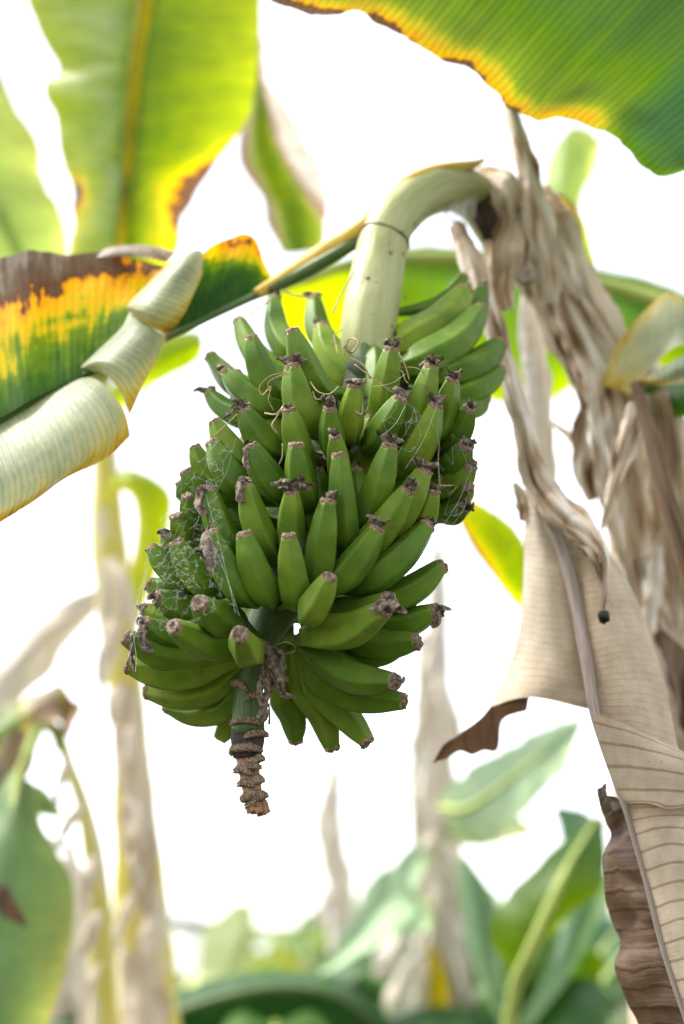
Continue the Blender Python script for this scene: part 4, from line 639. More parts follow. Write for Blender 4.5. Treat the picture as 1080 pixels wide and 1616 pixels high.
# left plant
e = P(235, 1616, 3.0)
left = thing('banana_plant', 'tall yellowish banana stem at left with translucent leaves hanging at the top left', 'banana plant', (e[0], e[1], 0))
stem([(158, 560, 3.1, 14), (162, 640, 3.08, 16), (166, 720, 3.06, 20), (170, 830, 3.04, 27), (182, 960, 3.02, 31), (198, 1080, 3.0, 28), (208, 1200, 3.0, 30), (216, 1330, 3.0, 37), (226, 1460, 3.0, 44), (236, 1616, 3.0, 48)], 'pseudostem', 'trunk_yellow', left, 2.2)
L1 = bl('leaf', [[(0, -190, 2.5, .45), (115, -190, 2.46, .35), (232, -190, 2.42, .30), (330, -190, 2.46, .35), (430, -190, 2.5, .45)],
 [(20, -80, 2.42, .5), (120, -80, 2.38, .35), (230, -80, 2.34, .30), (325, -80, 2.38, .35), (420, -80, 2.42, .46)],
 [(44, 0, 2.38, .47), (130, 5, 2.33, .36), (228, 10, 2.29, .30), (320, 5, 2.33, .36), (412, 0, 2.38, .48)],
 [(66, 60, 2.35, .47), (140, 65, 2.30, .36), (219, 70, 2.26, .30), (315, 65, 2.30, .36), (411, 60, 2.35, .48)],
 [(92, 108, 2.33, .47), (150, 112, 2.28, .36), (213, 118, 2.24, .30), (312, 110, 2.28, .36), (408, 105, 2.33, .50)],
 [(70, 136, 2.32, .48), (145, 142, 2.27, .36), (211, 150, 2.23, .30), (308, 142, 2.27, .38), (403, 140, 2.32, .47)],
 [(90, 195, 2.30, .47), (150, 200, 2.25, .36), (206, 210, 2.21, .30), (300, 202, 2.25, .38), (388, 195, 2.30, .48)],
 [(102, 258, 2.28, .50), (152, 255, 2.23, .38), (202, 262, 2.20, .30), (285, 248, 2.23, .42), (352, 240, 2.28, .66)],
 [(116, 300, 2.26, .80), (154, 298, 2.22, .44), (198, 302, 2.18, .30), (260, 285, 2.22, .56), (318, 292, 2.26, .86)],
 [(114, 350, 2.25, .6), (152, 350, 2.20, .42), (193, 352, 2.17, .30), (245, 335, 2.20, .52), (290, 345, 2.25, .80)],
 [(112, 410, 2.24, .55), (150, 410, 2.19, .42), (188, 412, 2.16, .30), (235, 400, 2.19, .50), (278, 400, 2.24, .55)],
 [(140, 490, 2.22, .6), (160, 490, 2.18, .42), (184, 492, 2.15, .3), (210, 485, 2.18, .46), (240, 480, 2.22, .6)],
 [(175, 560, 2.2, .7), (178, 560, 2.19, .5), (182, 562, 2.18, .4), (186, 560, 2.19, .5), (192, 558, 2.2, .7)]], left, mid=2, ripple=.006, jag=.003, nr=6)
rib([(232, -190, 2.455, 16), (230, -80, 2.342, 14), (228, 10, 2.292, 13), (213, 118, 2.242, 11), (202, 262, 2.202, 9), (193, 352, 2.172, 8), (188, 412, 2.162, 7), (182, 560, 2.19, 3)], L1)
W = cr([P(232, -190, 2.44), P(226, -420, 2.72), P(170, -560, 3.0), P(120, -300, 3.15), P(140, 200, 3.15), P(158, 600, 3.09)], 8); V_, F_, U_ = sweep(W, np.linspace(.022, .03, len(W)), 12); mk('petiole', V_, F_, M['petiole'], left, uv=U_)
L2 = bl('leaf', [[(-260, 60, 2.9, .5), (-130, 80, 2.84, .42), (-20, 120, 2.9, .52)], [(-230, 140, 2.86, .5), (-95, 160, 2.8, .42), (30, 178, 2.86, .52)], [(-200, 220, 2.82, .5), (-60, 225, 2.76, .40), (62, 228, 2.82, .52)], [(-180, 290, 2.8, .5), (-30, 285, 2.73, .38), (66, 282, 2.8, .5)], [(-150, 350, 2.78, .5), (0, 340, 2.7, .38), (95, 328, 2.77, .5)], [(-110, 420, 2.76, .5), (35, 405, 2.68, .38), (108, 390, 2.75, .5)], [(-40, 500, 2.75, .5), (60, 480, 2.68, .4), (110, 460, 2.74, .5)], [(80, 560, 2.74, .5), (95, 555, 2.72, .5), (110, 545, 2.74, .5)]], left, mat='leaf_light_tint', mid=1, ripple=.006, jag=.002)
rib([(-130, 80, 2.85, 12), (-60, 225, 2.77, 10), (0, 340, 2.71, 8), (60, 480, 2.69, 5), (95, 555, 2.72, 2)], L2, 'petiole')
W = cr([P(-130, 80, 2.85), P(-180, -60, 2.95), P(-120, -80, 3.1), P(20, 200, 3.15), P(155, 600, 3.09)], 8); V_, F_, U_ = sweep(W, np.linspace(.016, .026, len(W)), 12); mk('petiole', V_, F_, M['petiole'], left, uv=U_)
L3 = bl('leaf', [[(392, 60, 2.66, .6), (398, 60, 2.64, .4), (404, 60, 2.64, .4), (408, 60, 2.65, .8), (412, 60, 2.66, 1)], [(396, 120, 2.64, .8), (402, 120, 2.62, .4), (408, 118, 2.62, .42), (413, 118, 2.63, .85), (420, 118, 2.64, 1)], [(388, 175, 2.63, .85), (402, 178, 2.6, .40), (418, 175, 2.6, .42), (428, 172, 2.62, .92), (452, 170, 2.63, 1)], [(378, 225, 2.62, .86), (408, 232, 2.59, .38), (432, 228, 2.59, .42), (446, 226, 2.6, .95), (482, 222, 2.62, 1)], [(384, 268, 2.62, .86), (420, 272, 2.58, .38), (450, 266, 2.58, .42), (466, 262, 2.6, .95), (506, 262, 2.61, 1)], [(416, 318, 2.61, .86), (442, 318, 2.57, .36), (474, 308, 2.57, .42), (490, 304, 2.59, .92), (518, 310, 2.6, .98)], [(424, 352, 2.6, .84), (455, 356, 2.56, .34), (484, 350, 2.56, .36), (500, 346, 2.58, .46), (515, 352, 2.59, .6)], [(448, 400, 2.58, .5), (466, 400, 2.55, .34), (484, 398, 2.55, .34), (498, 397, 2.56, .4), (510, 396, 2.57, .5)]], left, mat='leaf_tan', mid=1, ripple=.006, jag=.006)
W = cr([P(402, 60, 2.64), P(390, -120, 2.75), P(330, -250, 2.95), P(230, -100, 3.1), P(160, 600, 3.09)], 8); V_, F_, U_ = sweep(W, np.linspace(.012, .026, len(W)), 12); mk('petiole', V_, F_, M['petiole'], left, uv=U_)
bl('leaf', [[(150, 640, 2.95, .5), (160, 650, 2.92, .42), (172, 664, 2.95, .5)], [(200, 585, 2.8, .5), (215, 598, 2.78, .38), (236, 612, 2.8, .5)], [(240, 545, 2.7, .48), (256, 566, 2.68, .34), (280, 588, 2.7, .45)], [(280, 528, 2.65, .46), (292, 548, 2.63, .34), (312, 568, 2.65, .45)], [(316, 522, 2.62, .46), (318, 532, 2.6, .36), (322, 545, 2.62, .45)]], left, mid=1, ripple=.004)
bl('leaf', [[(160, 800, 3.02, .55), (166, 780, 3.0, .5), (172, 760, 3.02, .5)], [(186, 776, 2.98, .6), (192, 760, 2.95, .5), (200, 738, 2.98, .48)], [(210, 790, 2.96, .56), (222, 774, 2.93, .46), (240, 752, 2.95, .46)], [(215, 840, 2.95, .54), (240, 822, 2.92, .48), (272, 786, 2.94, .48)], [(205, 900, 2.95, .54), (232, 890, 2.92, .5), (262, 862, 2.94, .5)], [(200, 960, 2.96, .54), (215, 955, 2.93, .5), (238, 940, 2.95, .5)], [(196, 1010, 2.98, .55), (204, 1008, 2.96, .55), (214, 1000, 2.97, .55)]], left, mid=1, ripple=.004)
V_, F_, U_, A_ = ribbon([(165, 935, 3.0, 14), (130, 960, 3.04, 22), (80, 1005, 3.1, 30), (30, 1065, 3.15, 34), (-20, 1130, 3.2, 34), (-60, 1200, 3.25, 28)], 5.5, .25, .6, 7, 9); mk('dry_sheath', V_, F_, M['dry'], left, True, U_, np.array(A_)*.4+.65)
V_, F_, U_, A_ = ribbon([(195, 1080, 2.95, 14), (205, 1160, 2.93, 22), (215, 1280, 2.92, 26), (228, 1380, 2.92, 20), (232, 1440, 2.94, 8)], 15.5, .25, .6, 7, 9); mk('dry_sheath', V_, F_, M['dry'], left, True, U_, np.array(A_)*.4+.5)
V_, F_, U_, A_ = ribbon([(215, 1500, 2.9, 20), (225, 1560, 2.88, 34), (235, 1640, 2.88, 36), (240, 1750, 2.9, 30)], 17.5, .4, .6, 7, 9); mk('dry_sheath', V_, F_, M['dry'], left, True, U_, np.array(A_)*.4+.5)

# slim plant at the lower left edge
e = P(166, 1616, 2.75)
slim = thing('banana_plant', 'slim young banana plant at the lower left edge with drooping leaves', 'banana plant', (e[0], e[1], 0))
stem([(96, 1165, 2.78, 9), (112, 1215, 2.77, 10), (134, 1280, 2.76, 13), (150, 1360, 2.75, 17), (158, 1460, 2.75, 20), (166, 1616, 2.75, 24)], 'pseudostem', 'trunk_yellow', slim, 6.1)
L = bl('leaf', [[(20, 1215, 2.62, .35), (34, 1222, 2.60, .3), (48, 1235, 2.62, .4)], [(-30, 1290, 2.56, .3), (24, 1300, 2.52, .25), (72, 1310, 2.55, .42)], [(-60, 1370, 2.5, .3), (12, 1380, 2.46, .22), (112, 1385, 2.5, .45)], [(-80, 1450, 2.46, .3), (-2, 1460, 2.42, .22), (118, 1440, 2.46, .5)], [(-95, 1530, 2.42, .3), (-16, 1540, 2.38, .22), (106, 1520, 2.42, .54)], [(-110, 1620, 2.4, .3), (-30, 1630, 2.35, .22), (78, 1615, 2.4, .56)], [(-110, 1740, 2.38, .3), (-40, 1750, 2.34, .22), (40, 1740, 2.38, .5)]], slim, mat='leaf_glare_tint', mid=1, ripple=.006, jag=.002)
rib([(40, 1200, 2.62, 8), (30, 1225, 2.6, 8), (20, 1300, 2.535, 9), (8, 1380, 2.475, 9), (-5, 1460, 2.435, 9), (-30, 1630, 2.365, 8)], L, 'petiole')
W = cr([P(40, 1200, 2.62), P(60, 1150, 2.68), P(85, 1150, 2.75), P(98, 1180, 2.78)], 8); V_, F_, U_ = sweep(W, np.linspace(.010, .014, len(W)), 10); mk('petiole', V_, F_, M['petiole'], slim, uv=U_)
bl('leaf', [[(98, 1165, 2.78, .9), (100, 1170, 2.77, .9), (104, 1175, 2.78, .8)], [(80, 1092, 2.74, .9), (95, 1120, 2.7, .86), (112, 1150, 2.74, .85)], [(100, 1080, 2.72, .7), (112, 1100, 2.7, .62), (128, 1112, 2.72, .72)], [(60, 1090, 2.72, .92), (66, 1118, 2.68, .86), (74, 1150, 2.72, .85)], [(20, 1112, 2.7, .5), (28, 1142, 2.66, .45), (36, 1172, 2.7, .8)], [(-20, 1135, 2.68, .3), (-14, 1170, 2.64, .35), (-8, 1205, 2.68, .6)], [(-80, 1160, 2.66, .3), (-76, 1200, 2.62, .35), (-70, 1240, 2.66, .5)]], slim, mat='leaf_glare_tint', mid=1, ripple=.012, jag=.004)
for k, pts in enumerate([[(60, 1140, 2.7, 10), (40, 1185, 2.68, 18), (20, 1235, 2.66, 22), (5, 1290, 2.66, 14), (-2, 1330, 2.66, 4)], [(30, 1150, 2.66, 10), (10, 1200, 2.64, 20), (-10, 1270, 2.62, 22), (-14, 1340, 2.62, 8)], [(-30, 1395, 2.3, 10), (0, 1415, 2.28, 16), (20, 1438, 2.28, 13), (42, 1462, 2.28, 3)]]):
    V_, F_, U_, A_ = ribbon(pts, 3+k*9, .45, .5, 7, 9); mk('dry_leaf', V_, F_, M['dry'] if k < 2 else M['dead_dark'], slim, True, U_, np.array(A_)*.7)
bl('leaf', [[(44, 1228, 2.74, .4), (52, 1234, 2.73, .3), (60, 1240, 2.74, .4)], [(50, 1268, 2.72, .4), (68, 1264, 2.7, .3), (86, 1262, 2.72, .45)], [(62, 1288, 2.72, .4), (82, 1288, 2.7, .3), (100, 1284, 2.72, .5)], [(100, 1292, 2.74, .5), (104, 1293, 2.74, .4), (108, 1292, 2.74, .5)]], slim, mat='leaf_glare_tint', mid=1, ripple=.004)

# centre stems
e = P(702, 1616, 4.0); cen = thing('banana_plant', 'pale blurred banana stem with a yellow patch, standing below right of the bunch', 'banana plant', (e[0], e[1], 0))
stem([(690, 860, 4.0, 12), (690, 960, 4.0, 18), (686, 1080, 4.0, 24), (684, 1200, 4.0, 30), (686, 1330, 4.0, 36), (692, 1460, 4.0, 40), (702, 1616, 4.0, 42)], 'pseudostem', 'trunk_pale', cen, 8.8)
for k, pts in enumerate([[(668, 1000, 3.92, 10), (672, 1100, 3.9, 16), (664, 1240, 3.9, 20), (668, 1380, 3.9, 14), (676, 1440, 3.92, 5)], [(705, 1180, 3.9, 8), (712, 1290, 3.88, 16), (716, 1400, 3.88, 16), (708, 1480, 3.9, 6)], [(670, 1440, 3.88, 10), (640, 1470, 3.84, 18), (615, 1510, 3.8, 22), (600, 1545, 3.8, 10)], [(690, 1380, 3.88, 12), (690, 1470, 3.86, 24), (680, 1540, 3.86, 26), (660, 1600, 3.86, 14)]]):
    V_, F_, U_, A_ = ribbon(pts, 30+k*7.7, .4, .5, 7, 9); mk('dry_sheath', V_, F_, M['dry'], cen, True, U_, np.array(A_)*.35+.68)
V_, F_, U_, A_ = ribbon([(680, 1490, 3.84, 8), (690, 1550, 3.82, 16), (696, 1640, 3.82, 22), (700, 1720, 3.84, 16)], 99., .1, .5, 7, 9); mk('yellow_sheath', V_, F_, M['leaf'], cen, True, U_, np.full(len(V_), .56))
L = bl('leaf', [[(690, 1262, 3.75, .5), (698, 1275, 3.72, .45), (706, 1290, 3.75, .5)], [(712, 1240, 3.66, .15), (738, 1276, 3.6, .1), (742, 1330, 3.64, .4)], [(752, 1206, 3.58, .1), (782, 1248, 3.53, .05), (790, 1322, 3.56, .3)], [(790, 1186, 3.5, .1), (815, 1222, 3.46, .05), (836, 1272, 3.5, .2)], [(836, 1160, 3.42, .1), (856, 1190, 3.38, .05), (864, 1244, 3.42, .25)], [(882, 1142, 3.38, .1), (892, 1162, 3.35, .05), (900, 1200, 3.38, .2)], [(918, 1130, 3.36, .2), (919, 1134, 3.35, .2), (921, 1140, 3.36, .2)]], cen, mid=1, ripple=.01, jag=.012, mat='leaf_haze_tint')
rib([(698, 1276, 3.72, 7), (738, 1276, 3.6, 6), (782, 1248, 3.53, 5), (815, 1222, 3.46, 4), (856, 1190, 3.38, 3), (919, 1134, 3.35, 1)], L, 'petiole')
L = bl('leaf', [[(676, 1420, 3.9, .4), (682, 1440, 3.88, .4), (690, 1460, 3.9, .4)], [(640, 1390, 3.75, .1), (655, 1430, 3.7, .05), (668, 1470, 3.75, .1)], [(620, 1370, 3.7, .05), (622, 1425, 3.65, .0), (620, 1480, 3.7, .05)], [(590, 1395, 3.66, .05), (588, 1440, 3.62, .0), (584, 1500, 3.66, .05)], [(560, 1440, 3.64, .05), (552, 1478, 3.6, .0), (545, 1520, 3.64, .05)], [(510, 1520, 3.62, .1), (508, 1530, 3.6, .1), (506, 1540, 3.62, .1)]], cen, mid=1, ripple=.006, mat='leaf_haze_tint')
L = bl('leaf', [[(672, 1320, 3.9, .4), (680, 1335, 3.88, .4), (690, 1350, 3.9, .4)], [(640, 1342, 3.8, .05), (650, 1365, 3.77, .0), (662, 1390, 3.8, .1)], [(612, 1380, 3.75, .05), (626, 1410, 3.72, .0), (642, 1440, 3.75, .1)], [(596, 1410, 3.75, .05), (600, 1430, 3.72, .0), (606, 1450, 3.75, .1)]], cen, mid=1, ripple=.005, mat='leaf_haze_tint')
e = P(545, 1616, 5.5); th = thing('banana_plant', 'very pale slender banana stem, far off, just right of the stalk end', 'banana plant', (e[0], e[1], 0))
stem([(518, 1150, 5.5, 8), (524, 1240, 5.5, 12), (532, 1340, 5.5, 15), (538, 1440, 5.5, 20), (545, 1616, 5.5, 24)], 'pseudostem', 'trunk_pale', th, 4.4)
V_, F_, U_, A_ = ribbon([(535, 1330, 5.4, 8), (546, 1390, 5.38, 14), (552, 1450, 5.38, 10), (556, 1490, 5.4, 3)], 9.9, .4, .5, 7, 9); mk('dry_sheath', V_, F_, M['dry'], th, True, U_, np.array(A_)*.3+.7)
V_, F_, U_, A_ = ribbon([(524, 1230, 5.45, 8), (512, 1300, 5.4, 14), (516, 1370, 5.4, 8), (520, 1400, 5.4, 3)], 19.9, .4, .5, 7, 9); mk('dry_sheath', V_, F_, M['dry'], th, True, U_, np.array(A_)*.3+.7)

# lower right plant with a broad green leaf
e = P(806, 1616, 3.0); lr = thing('banana_plant', 'young banana plant at lower right with a broad upright leaf and clear midrib', 'banana plant', (e[0], e[1], 0))
stem([(800, 1640, 3.0, 20), (800, 1720, 3.0, 26), (800, 1850, 3.0, 34)], 'pseudostem', 'petiole', lr, 3.)
L = bl('leaf', [[(800, 1530, 3.0, .4), (815, 1550, 2.98, .35), (830, 1530, 3.0, .4)], [(778, 1490, 3.0, .3), (832, 1515, 2.94, .3), (858, 1486, 3.0, .35)], [(776, 1450, 3.0, .25), (850, 1470, 2.92, .3), (894, 1448, 3.0, .35)], [(802, 1412, 3.02, .22), (868, 1428, 2.92, .3), (930, 1420, 3.0, .35)], [(836, 1378, 3.04, .15), (886, 1388, 2.94, .3), (953, 1398, 3.0, .3)], [(868, 1346, 3.08, .1), (905, 1350, 3.0, .25), (956, 1362, 3.04, .2)], [(905, 1318, 3.14, .1), (925, 1318, 3.08, .2), (956, 1328, 3.1, .2)], [(936, 1290, 3.2, .1), (944, 1288, 3.18, .2), (954, 1292, 3.2, .2)]], lr, mid=1, ripple=.006, jag=.002)
rib([(800, 1650, 3.0, 11), (806, 1600, 2.99, 11), (816, 1550, 2.965, 11), (832, 1512, 2.925, 10), (850, 1470, 2.905, 9), (868, 1428, 2.905, 8), (886, 1388, 2.925, 6), (905, 1350, 2.985, 4), (944, 1288, 3.17, 2)], L, 'petiole')
bl('leaf', [[(795, 1640, 3.05, .3), (800, 1645, 3.04, .3), (808, 1648, 3.05, .3)], [(748, 1520, 3.2, .2), (765, 1520, 3.17, .15), (782, 1525, 3.2, .2)], [(728, 1440, 3.3, .15), (752, 1440, 3.26, .1), (785, 1452, 3.3, .2)], [(722, 1385, 3.36, .15), (742, 1390, 3.32, .1), (772, 1405, 3.36, .2)], [(722, 1352, 3.4, .2), (730, 1354, 3.38, .2), (742, 1362, 3.4, .2)]], lr, mid=1, ripple=.006, mat='leaf_glare_tint')
bl('leaf', [[(800, 1640, 3.05, .3), (806, 1646, 3.04, .3), (812, 1650, 3.05, .3)], [(868, 1520, 3.4, .1), (880, 1530, 3.38, .1), (895, 1545, 3.4, .2)], [(900, 1400, 3.5, .05), (925, 1400, 3.46, .1), (950, 1420, 3.5, .2)], [(878, 1290, 3.55, .05), (905, 1300, 3.5, .05), (945, 1310, 3.55, .1)], [(872, 1275, 3.55, .05), (890, 1272, 3.52, .05), (920, 1278, 3.55, .1)]], lr, mid=1, ripple=.006, mat='leaf_glare_tint')
# generic arching plants for the dark greenery at the bottom
def bush(name, label, base_, h, leaves, seed, stemr=.05, mat='leaf', group=None, stem_mat='petiole'):
    r = random.Random(seed); t = thing(name, label, 'banana plant', base_, group); b = np.array(base_, float)
    top = b+np.array((r.uniform(-.05, .05), r.uniform(-.05, .05), h))
    V_, F_, U_ = sweep(cr([b-np.array((0, 0, .03)), (b+top)/2+np.array((.02, .01, 0)), top], 6), np.linspace(stemr, stemr*.6, 13), 14, rough=.06, seed=seed); mk('pseudostem', V_, F_, M[stem_mat], t, uv=U_)
    for (az, el, L, w_, droop, age) in leaves:
        d0 = np.array((math.sin(az)*math.cos(el), math.cos(az)*math.cos(el), math.sin(el))); side = unit(np.cross(d0, (0, 0, 1)))
        n = 9; path = [top-np.array((0, 0, .05))]; dd = d0.copy()
        for i in range(n):
            dd = unit(dd+np.array((0, 0, -droop/n*(.5+i*.18)))); path.append(path[-1]+dd*L/n)
        rows_ = []
        for i, p in enumerate(path):
            f = i/n; ww = w_*(0.0 if f < .12 else math.sin(min(1, (f-.1)/.9)*math.pi)**.55*(1-.25*f))+.008
            up_ = unit(np.cross(side, path[min(i+1, n)]-path[max(i-1, 0)])); up_ = up_ if up_[2] > 0 else -up_
            a = .25*ww
            rows_.append([(*(p-side*ww-up_*a), age+.12), (*(p-side*ww*.5+up_*ww*.12), age), (*p, age), (*(p+side*ww*.5+up_*ww*.12), age), (*(p+side*ww-up_*a), age+.12)])
        lf = blade('leaf', rows_, M[mat], t, world=True, mid=2, nr=5, nc=3, ripple=.02, rf=7, jag=.02, seed=seed+az)
        V_, F_, U_ = sweep(np.array(path)-np.array((0, 0, .006)), np.linspace(.018, .004, len(path)), 8); mk('midrib', V_, F_, M['midrib'], lf, uv=U_)
    return t
def ground_at(u, d): p = P(u, 1540, d); return (p[0], p[1], -.02)
bush('banana_plant', 'low dark green banana plant at the bottom right corner behind the brown dead leaf', ground_at(915, 4.2), 1.40, [(2.2, .7, 1.1, .2, 1.8, .1), (-1.8, .8, 1.1, .2, 1.8, .15), (3.4, .6, 1.0, .2, 1.6, .2), (.6, .9, 1.1, .2, 1.6, .1), (-.7, .8, 1.2, .2, 1.7, .1), (1.4, 1.0, 1.0, .2, 1.4, .25), (-2.8, .9, .9, .18, 1.6, .3)], 21)
bc = bush('banana_plant', 'low banana plant with broad arching dark leaves at the bottom centre', ground_at(420, 3.8), 1.27, [(1.75, .75, 1.1, .22, 2.0, .1), (-1.7, .75, 1.15, .22, 2.1, .12), (2.6, .6, .9, .2, 1.8, .2), (-2.7, .6, .9, .2, 1.8, .2), (.2, .85, 1.0, .2, 1.6, .1), (3.14, .8, .8, .18, 1.6, .3)], 22)
bush('banana_plant', 'small bright yellow-green banana sucker in front of the shed wall', ground_at(395, 7.5), 1.1, [(.3, 1.25, .75, .17, .6, .46), (-1.2, 1.0, .7, .15, 1.2, .44), (1.5, .9, .8, .16, 1.3, .42), (2.9, 1.0, .6, .15, 1.2, .44)], 23, mat='leaf_back')
bush('banana_plant', 'blurred green banana plant low behind the pale centre stem', ground_at(620, 7.), 1.15, [(.3, 1.2, .9, .16, .9, .2), (-1.3, .9, .9, .16, 1.4, .15), (1.6, .9, .9, .16, 1.4, .2), (2.9, .9, .7, .15, 1.3, .2), (-2.4, 1.0, .8, .15, 1.3, .2)], 24, mat='leaf_haze_tint')
bush('banana_plant', 'blurred green banana plant low between the two right stems', ground_at(770, 6.), 1.1, [(.3, 1.2, .9, .17, .9, .2), (-1.3, .9, .9, .17, 1.4, .15), (1.6, .9, .9, .17, 1.4, .2), (2.9, .9, .7, .16, 1.3, .2), (-2.4, 1.0, .8, .16, 1.3, .2)], 25, mat='leaf_haze_tint')
bush('banana_plant', 'tall far plant whose torn leaf tip shows behind the stalk end', ground_at(388, 7.0), 2.3, [(1.2, .9, .34, .11, .6, .36)], 26, stemr=.012, mat='leaf')

# more of the plantation: pale leaves round the centre stem, dry stems at left, far plants
L = bl('leaf', [[(694, 1300, 3.9, .4), (698, 1312, 3.88, .4), (702, 1325, 3.9, .4)], [(724, 1272, 3.8, .2), (738, 1300, 3.77, .15), (748, 1335, 3.8, .5)], [(760, 1262, 3.72, .2), (776, 1296, 3.7, .15), (790, 1330, 3.72, .6)], [(800, 1275, 3.66, .3), (812, 1300, 3.64, .3), (822, 1322, 3.66, .7)], [(836, 1300, 3.62, .6), (840, 1306, 3.62, .6), (844, 1312, 3.62, .7)]], cen, mat='leaf_haze_tint', mid=1, ripple=.008, jag=.005)
bl('leaf', [[(690, 1420, 3.95, .4), (696, 1440, 3.93, .4), (700, 1460, 3.95, .4)], [(728, 1390, 4.1, .15), (745, 1415, 4.07, .1), (758, 1445, 4.1, .2)], [(770, 1400, 4.2, .1), (782, 1440, 4.17, .1), (786, 1480, 4.2, .2)], [(800, 1440, 4.25, .1), (806, 1490, 4.22, .1), (800, 1540, 4.25, .2)], [(815, 1520, 4.3, .1), (815, 1550, 4.28, .1), (810, 1580, 4.3, .2)]], cen, mat='leaf_haze_tint', mid=1, ripple=.008)
for k, pts in enumerate([[(700, 1330, 3.85, 6), (735, 1370, 3.8, 12), (745, 1420, 3.78, 10), (742, 1450, 3.78, 3)], [(672, 1500, 3.8, 8), (640, 1540, 3.76, 18), (625, 1600, 3.74, 20), (620, 1660, 3.74, 8)], [(720, 1480, 3.8, 8), (735, 1540, 3.78, 14), (745, 1600, 3.78, 8)]]):
    V_, F_, U_, A_ = ribbon(pts, 60+k*7.7, .4, .5, 7, 9); mk('dry_sheath', V_, F_, M['dry'], cen, True, U_, np.array(A_)*.35+.7)
e = P(96, 1616, 3.6); dl = thing('banana_plant', 'pale dried banana stem at the lower left, behind the slim plant', 'banana plant', (e[0], e[1], 0))
stem([(112, 1330, 3.6, 8), (108, 1400, 3.6, 18), (100, 1500, 3.6, 26), (96, 1616, 3.6, 30)], 'pseudostem', 'trunk_pale', dl, 7.4)
for k, pts in enumerate([[(112, 1350, 3.5, 8), (130, 1420, 3.48, 16), (128, 1500, 3.48, 18), (120, 1560, 3.5, 6)], [(100, 1400, 3.5, 8), (72, 1470, 3.46, 18), (60, 1560, 3.45, 18), (58, 1640, 3.45, 8)], [(110, 1480, 3.5, 8), (140, 1550, 3.46, 20), (150, 1640, 3.45, 20)], [(104, 1340, 3.5, 6), (60, 1330, 3.45, 14), (20, 1370, 3.4, 16), (-10, 1440, 3.4, 8)]]):
    V_, F_, U_, A_ = ribbon(pts, 80+k*7.7, .4, .5, 7, 9); mk('dry_leaf', V_, F_, M['dry'], dl, True, U_, np.array(A_)*.35+.68)
bush('banana_plant', 'small far banana plant at the right end of the shed', ground_at(480, 10.), 1.35, [(.3, 1.2, .9, .2, .9, .3), (-1.3, .9, .9, .2, 1.4, .3), (1.6, .9, .9, .2, 1.4, .35), (2.9, .9, .7, .2, 1.3, .3), (-2.4, 1.0, .8, .2, 1.3, .3)], 31, mat='leaf_glare_tint')
bush('banana_plant', 'far pale green banana plant between the two centre stems', ground_at(590, 9.), 1.5, [(.3, 1.2, 1., .2, .9, .2), (-1.3, .9, 1., .2, 1.4, .3), (1.6, .9, 1., .2, 1.4, .25), (2.9, .9, .8, .2, 1.3, .3), (-2.4, 1.0, .8, .2, 1.3, .3)], 32, mat='leaf_glare_tint')
bush('banana_plant', 'pale green banana plant low behind the tall left stem', ground_at(300, 6.), 1.0, [(.3, 1.1, .8, .16, 1.2, .35), (-1.3, .9, .8, .16, 1.4, .4), (1.6, .8, .8, .16, 1.5, .4), (2.9, .9, .7, .16, 1.3, .4)], 33, mat='leaf_glare_tint')
bush('banana_plant', 'green banana plant low at the right, close behind the broad upright leaf', ground_at(880, 5.2), 1.45, [(.3, 1.1, 1., .2, 1.2, .15), (-1.3, .8, 1., .2, 1.4, .2), (1.6, .9, 1.1, .2, 1.4, .2), (2.9, .7, .9, .2, 1.3, .2), (-2.4, .9, .9, .2, 1.3, .1)], 34, mat='leaf_haze_tint')

# ragged dry strips hanging from the stems
def tatters(parent, spots, d, seed, age=.68):
    r = random.Random(seed)
    for k, (u, v) in enumerate(spots):
        L = r.uniform(60, 150); sx = r.choice((-1, 1))*r.uniform(6, 34); hw = r.uniform(7, 17)
        pts = [(u, v, d-.07, hw*.5), (u+sx*.5, v+L*.3, d-.11, hw), (u+sx, v+L*.7, d-.13, hw*.8), (u+sx*1.2, v+L, d-.12, 2)]
        V_, F_, U_, A_ = ribbon(pts, seed+k*5.3, .45, .6, 7, 9, twist=r.uniform(-1, 1)); mk('dry_strip', V_, F_, M['dry'], parent, True, U_, np.array(A_)*.5+age-.2)
tatters(left, [(175, 880), (190, 960), (185, 1080), (210, 1130), (205, 1240), (225, 1300), (215, 1400), (240, 1440), (222, 1510)], 3.0, 5)
tatters(cen, [(690, 980), (684, 1060), (695, 1130), (676, 1200), (700, 1290), (680, 1360), (700, 1440), (688, 1520)], 3.97, 6, .8)
tatters(slim, [(110, 1190), (130, 1270), (146, 1350), (158, 1440), (160, 1520)], 2.74, 7)
tatters(th, [(522, 1200), (530, 1290), (536, 1380)], 5.45, 8, .8)

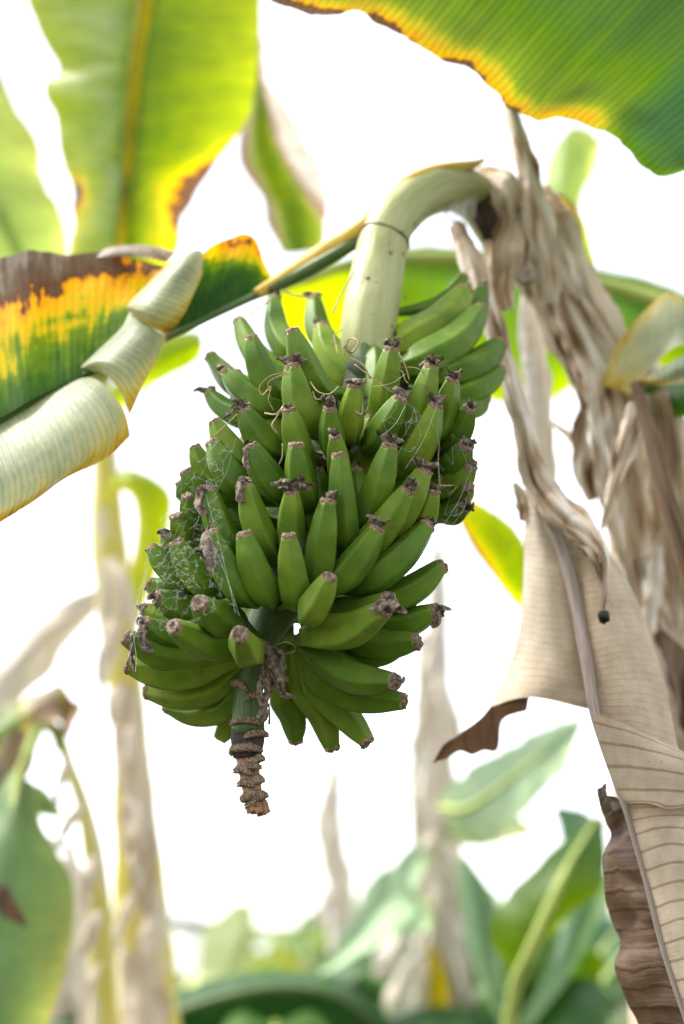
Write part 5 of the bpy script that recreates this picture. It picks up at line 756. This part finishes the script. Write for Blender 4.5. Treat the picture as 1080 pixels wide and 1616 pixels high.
# pale leaf behind the dead stem, upper right
GLW = blade('leaf', [[(878, 228, 2.8, .45), (892, 212, 2.78, .4), (906, 200, 2.8, .45), (925, 206, 2.8, .5)], [(864, 262, 2.78, .45), (890, 250, 2.75, .38), (918, 240, 2.75, .38), (948, 228, 2.78, .5)], [(862, 296, 2.76, .45), (884, 286, 2.73, .38), (910, 280, 2.73, .38), (938, 270, 2.76, .5)], [(868, 332, 2.74, .45), (882, 326, 2.71, .38), (900, 320, 2.71, .4), (918, 310, 2.74, .5)], [(880, 400, 2.7, .45), (888, 396, 2.68, .4), (896, 392, 2.68, .4), (906, 388, 2.7, .5)]], M['leaf_light_tint'], main, ripple=.004, jag=.003)
W = cr([P(890, 392, 2.69), P(930, 600, 2.5), P(1010, 900, 2.2), P(1065, 1100, 1.99)], 8); V_, F_, U_ = sweep(W, np.linspace(.008, .02, len(W)), 10); mk('petiole', V_, F_, M['petiole'], main, uv=U_)
# broad arching leaf along the bottom centre; top-edge sheen painted through the ages
L = bl('leaf', [[(205, 1640, 3.5, .15), (212, 1650, 3.45, .1), (222, 1670, 3.5, .15)], [(262, 1578, 3.55, .2), (270, 1604, 3.42, .08), (285, 1650, 3.46, .15)], [(330, 1548, 3.6, .3), (338, 1578, 3.42, .08), (350, 1640, 3.46, .2)], [(410, 1534, 3.62, .35), (416, 1562, 3.42, .1), (424, 1630, 3.46, .2)], [(490, 1538, 3.62, .3), (490, 1564, 3.44, .08), (486, 1632, 3.48, .2)], [(556, 1556, 3.6, .2), (548, 1584, 3.48, .06), (536, 1640, 3.52, .15)], [(600, 1590, 3.6, .2), (590, 1614, 3.52, .08), (576, 1655, 3.56, .15)], [(625, 1640, 3.6, .2), (618, 1650, 3.56, .1), (610, 1665, 3.6, .15)]], bc, mat='leaf', mid=1, ripple=.012, jag=.006)
rib([(212, 1650, 3.45, 5), (270, 1604, 3.42, 6), (338, 1578, 3.42, 7), (416, 1562, 3.42, 7), (490, 1564, 3.44, 7), (548, 1584, 3.48, 7), (618, 1650, 3.56, 6)], L, 'midrib_dark')
e_ = P(618, 1650, 3.56); W = cr([e_, e_+np.array((.02, .06, -.2)), np.array((ORG[bc][0]+.12, ORG[bc][1], 1.0)), np.array((ORG[bc][0]+.02, ORG[bc][1], .6))], 6); V_, F_, U_ = sweep(W, np.linspace(.012, .02, len(W)), 10); mk('petiole', V_, F_, M['petiole'], bc, uv=U_)
bush('banana_plant', 'far pale leafy banana plant in the gap left of the thin far stem', ground_at(335, 9.), 1.35, [(.3, 1.2, .9, .2, 1.0, .4), (-1.3, .9, .9, .2, 1.4, .4), (1.6, .9, .9, .2, 1.4, .45), (2.9, .9, .7, .2, 1.3, .4)], 41, mat='leaf_haze_tint')
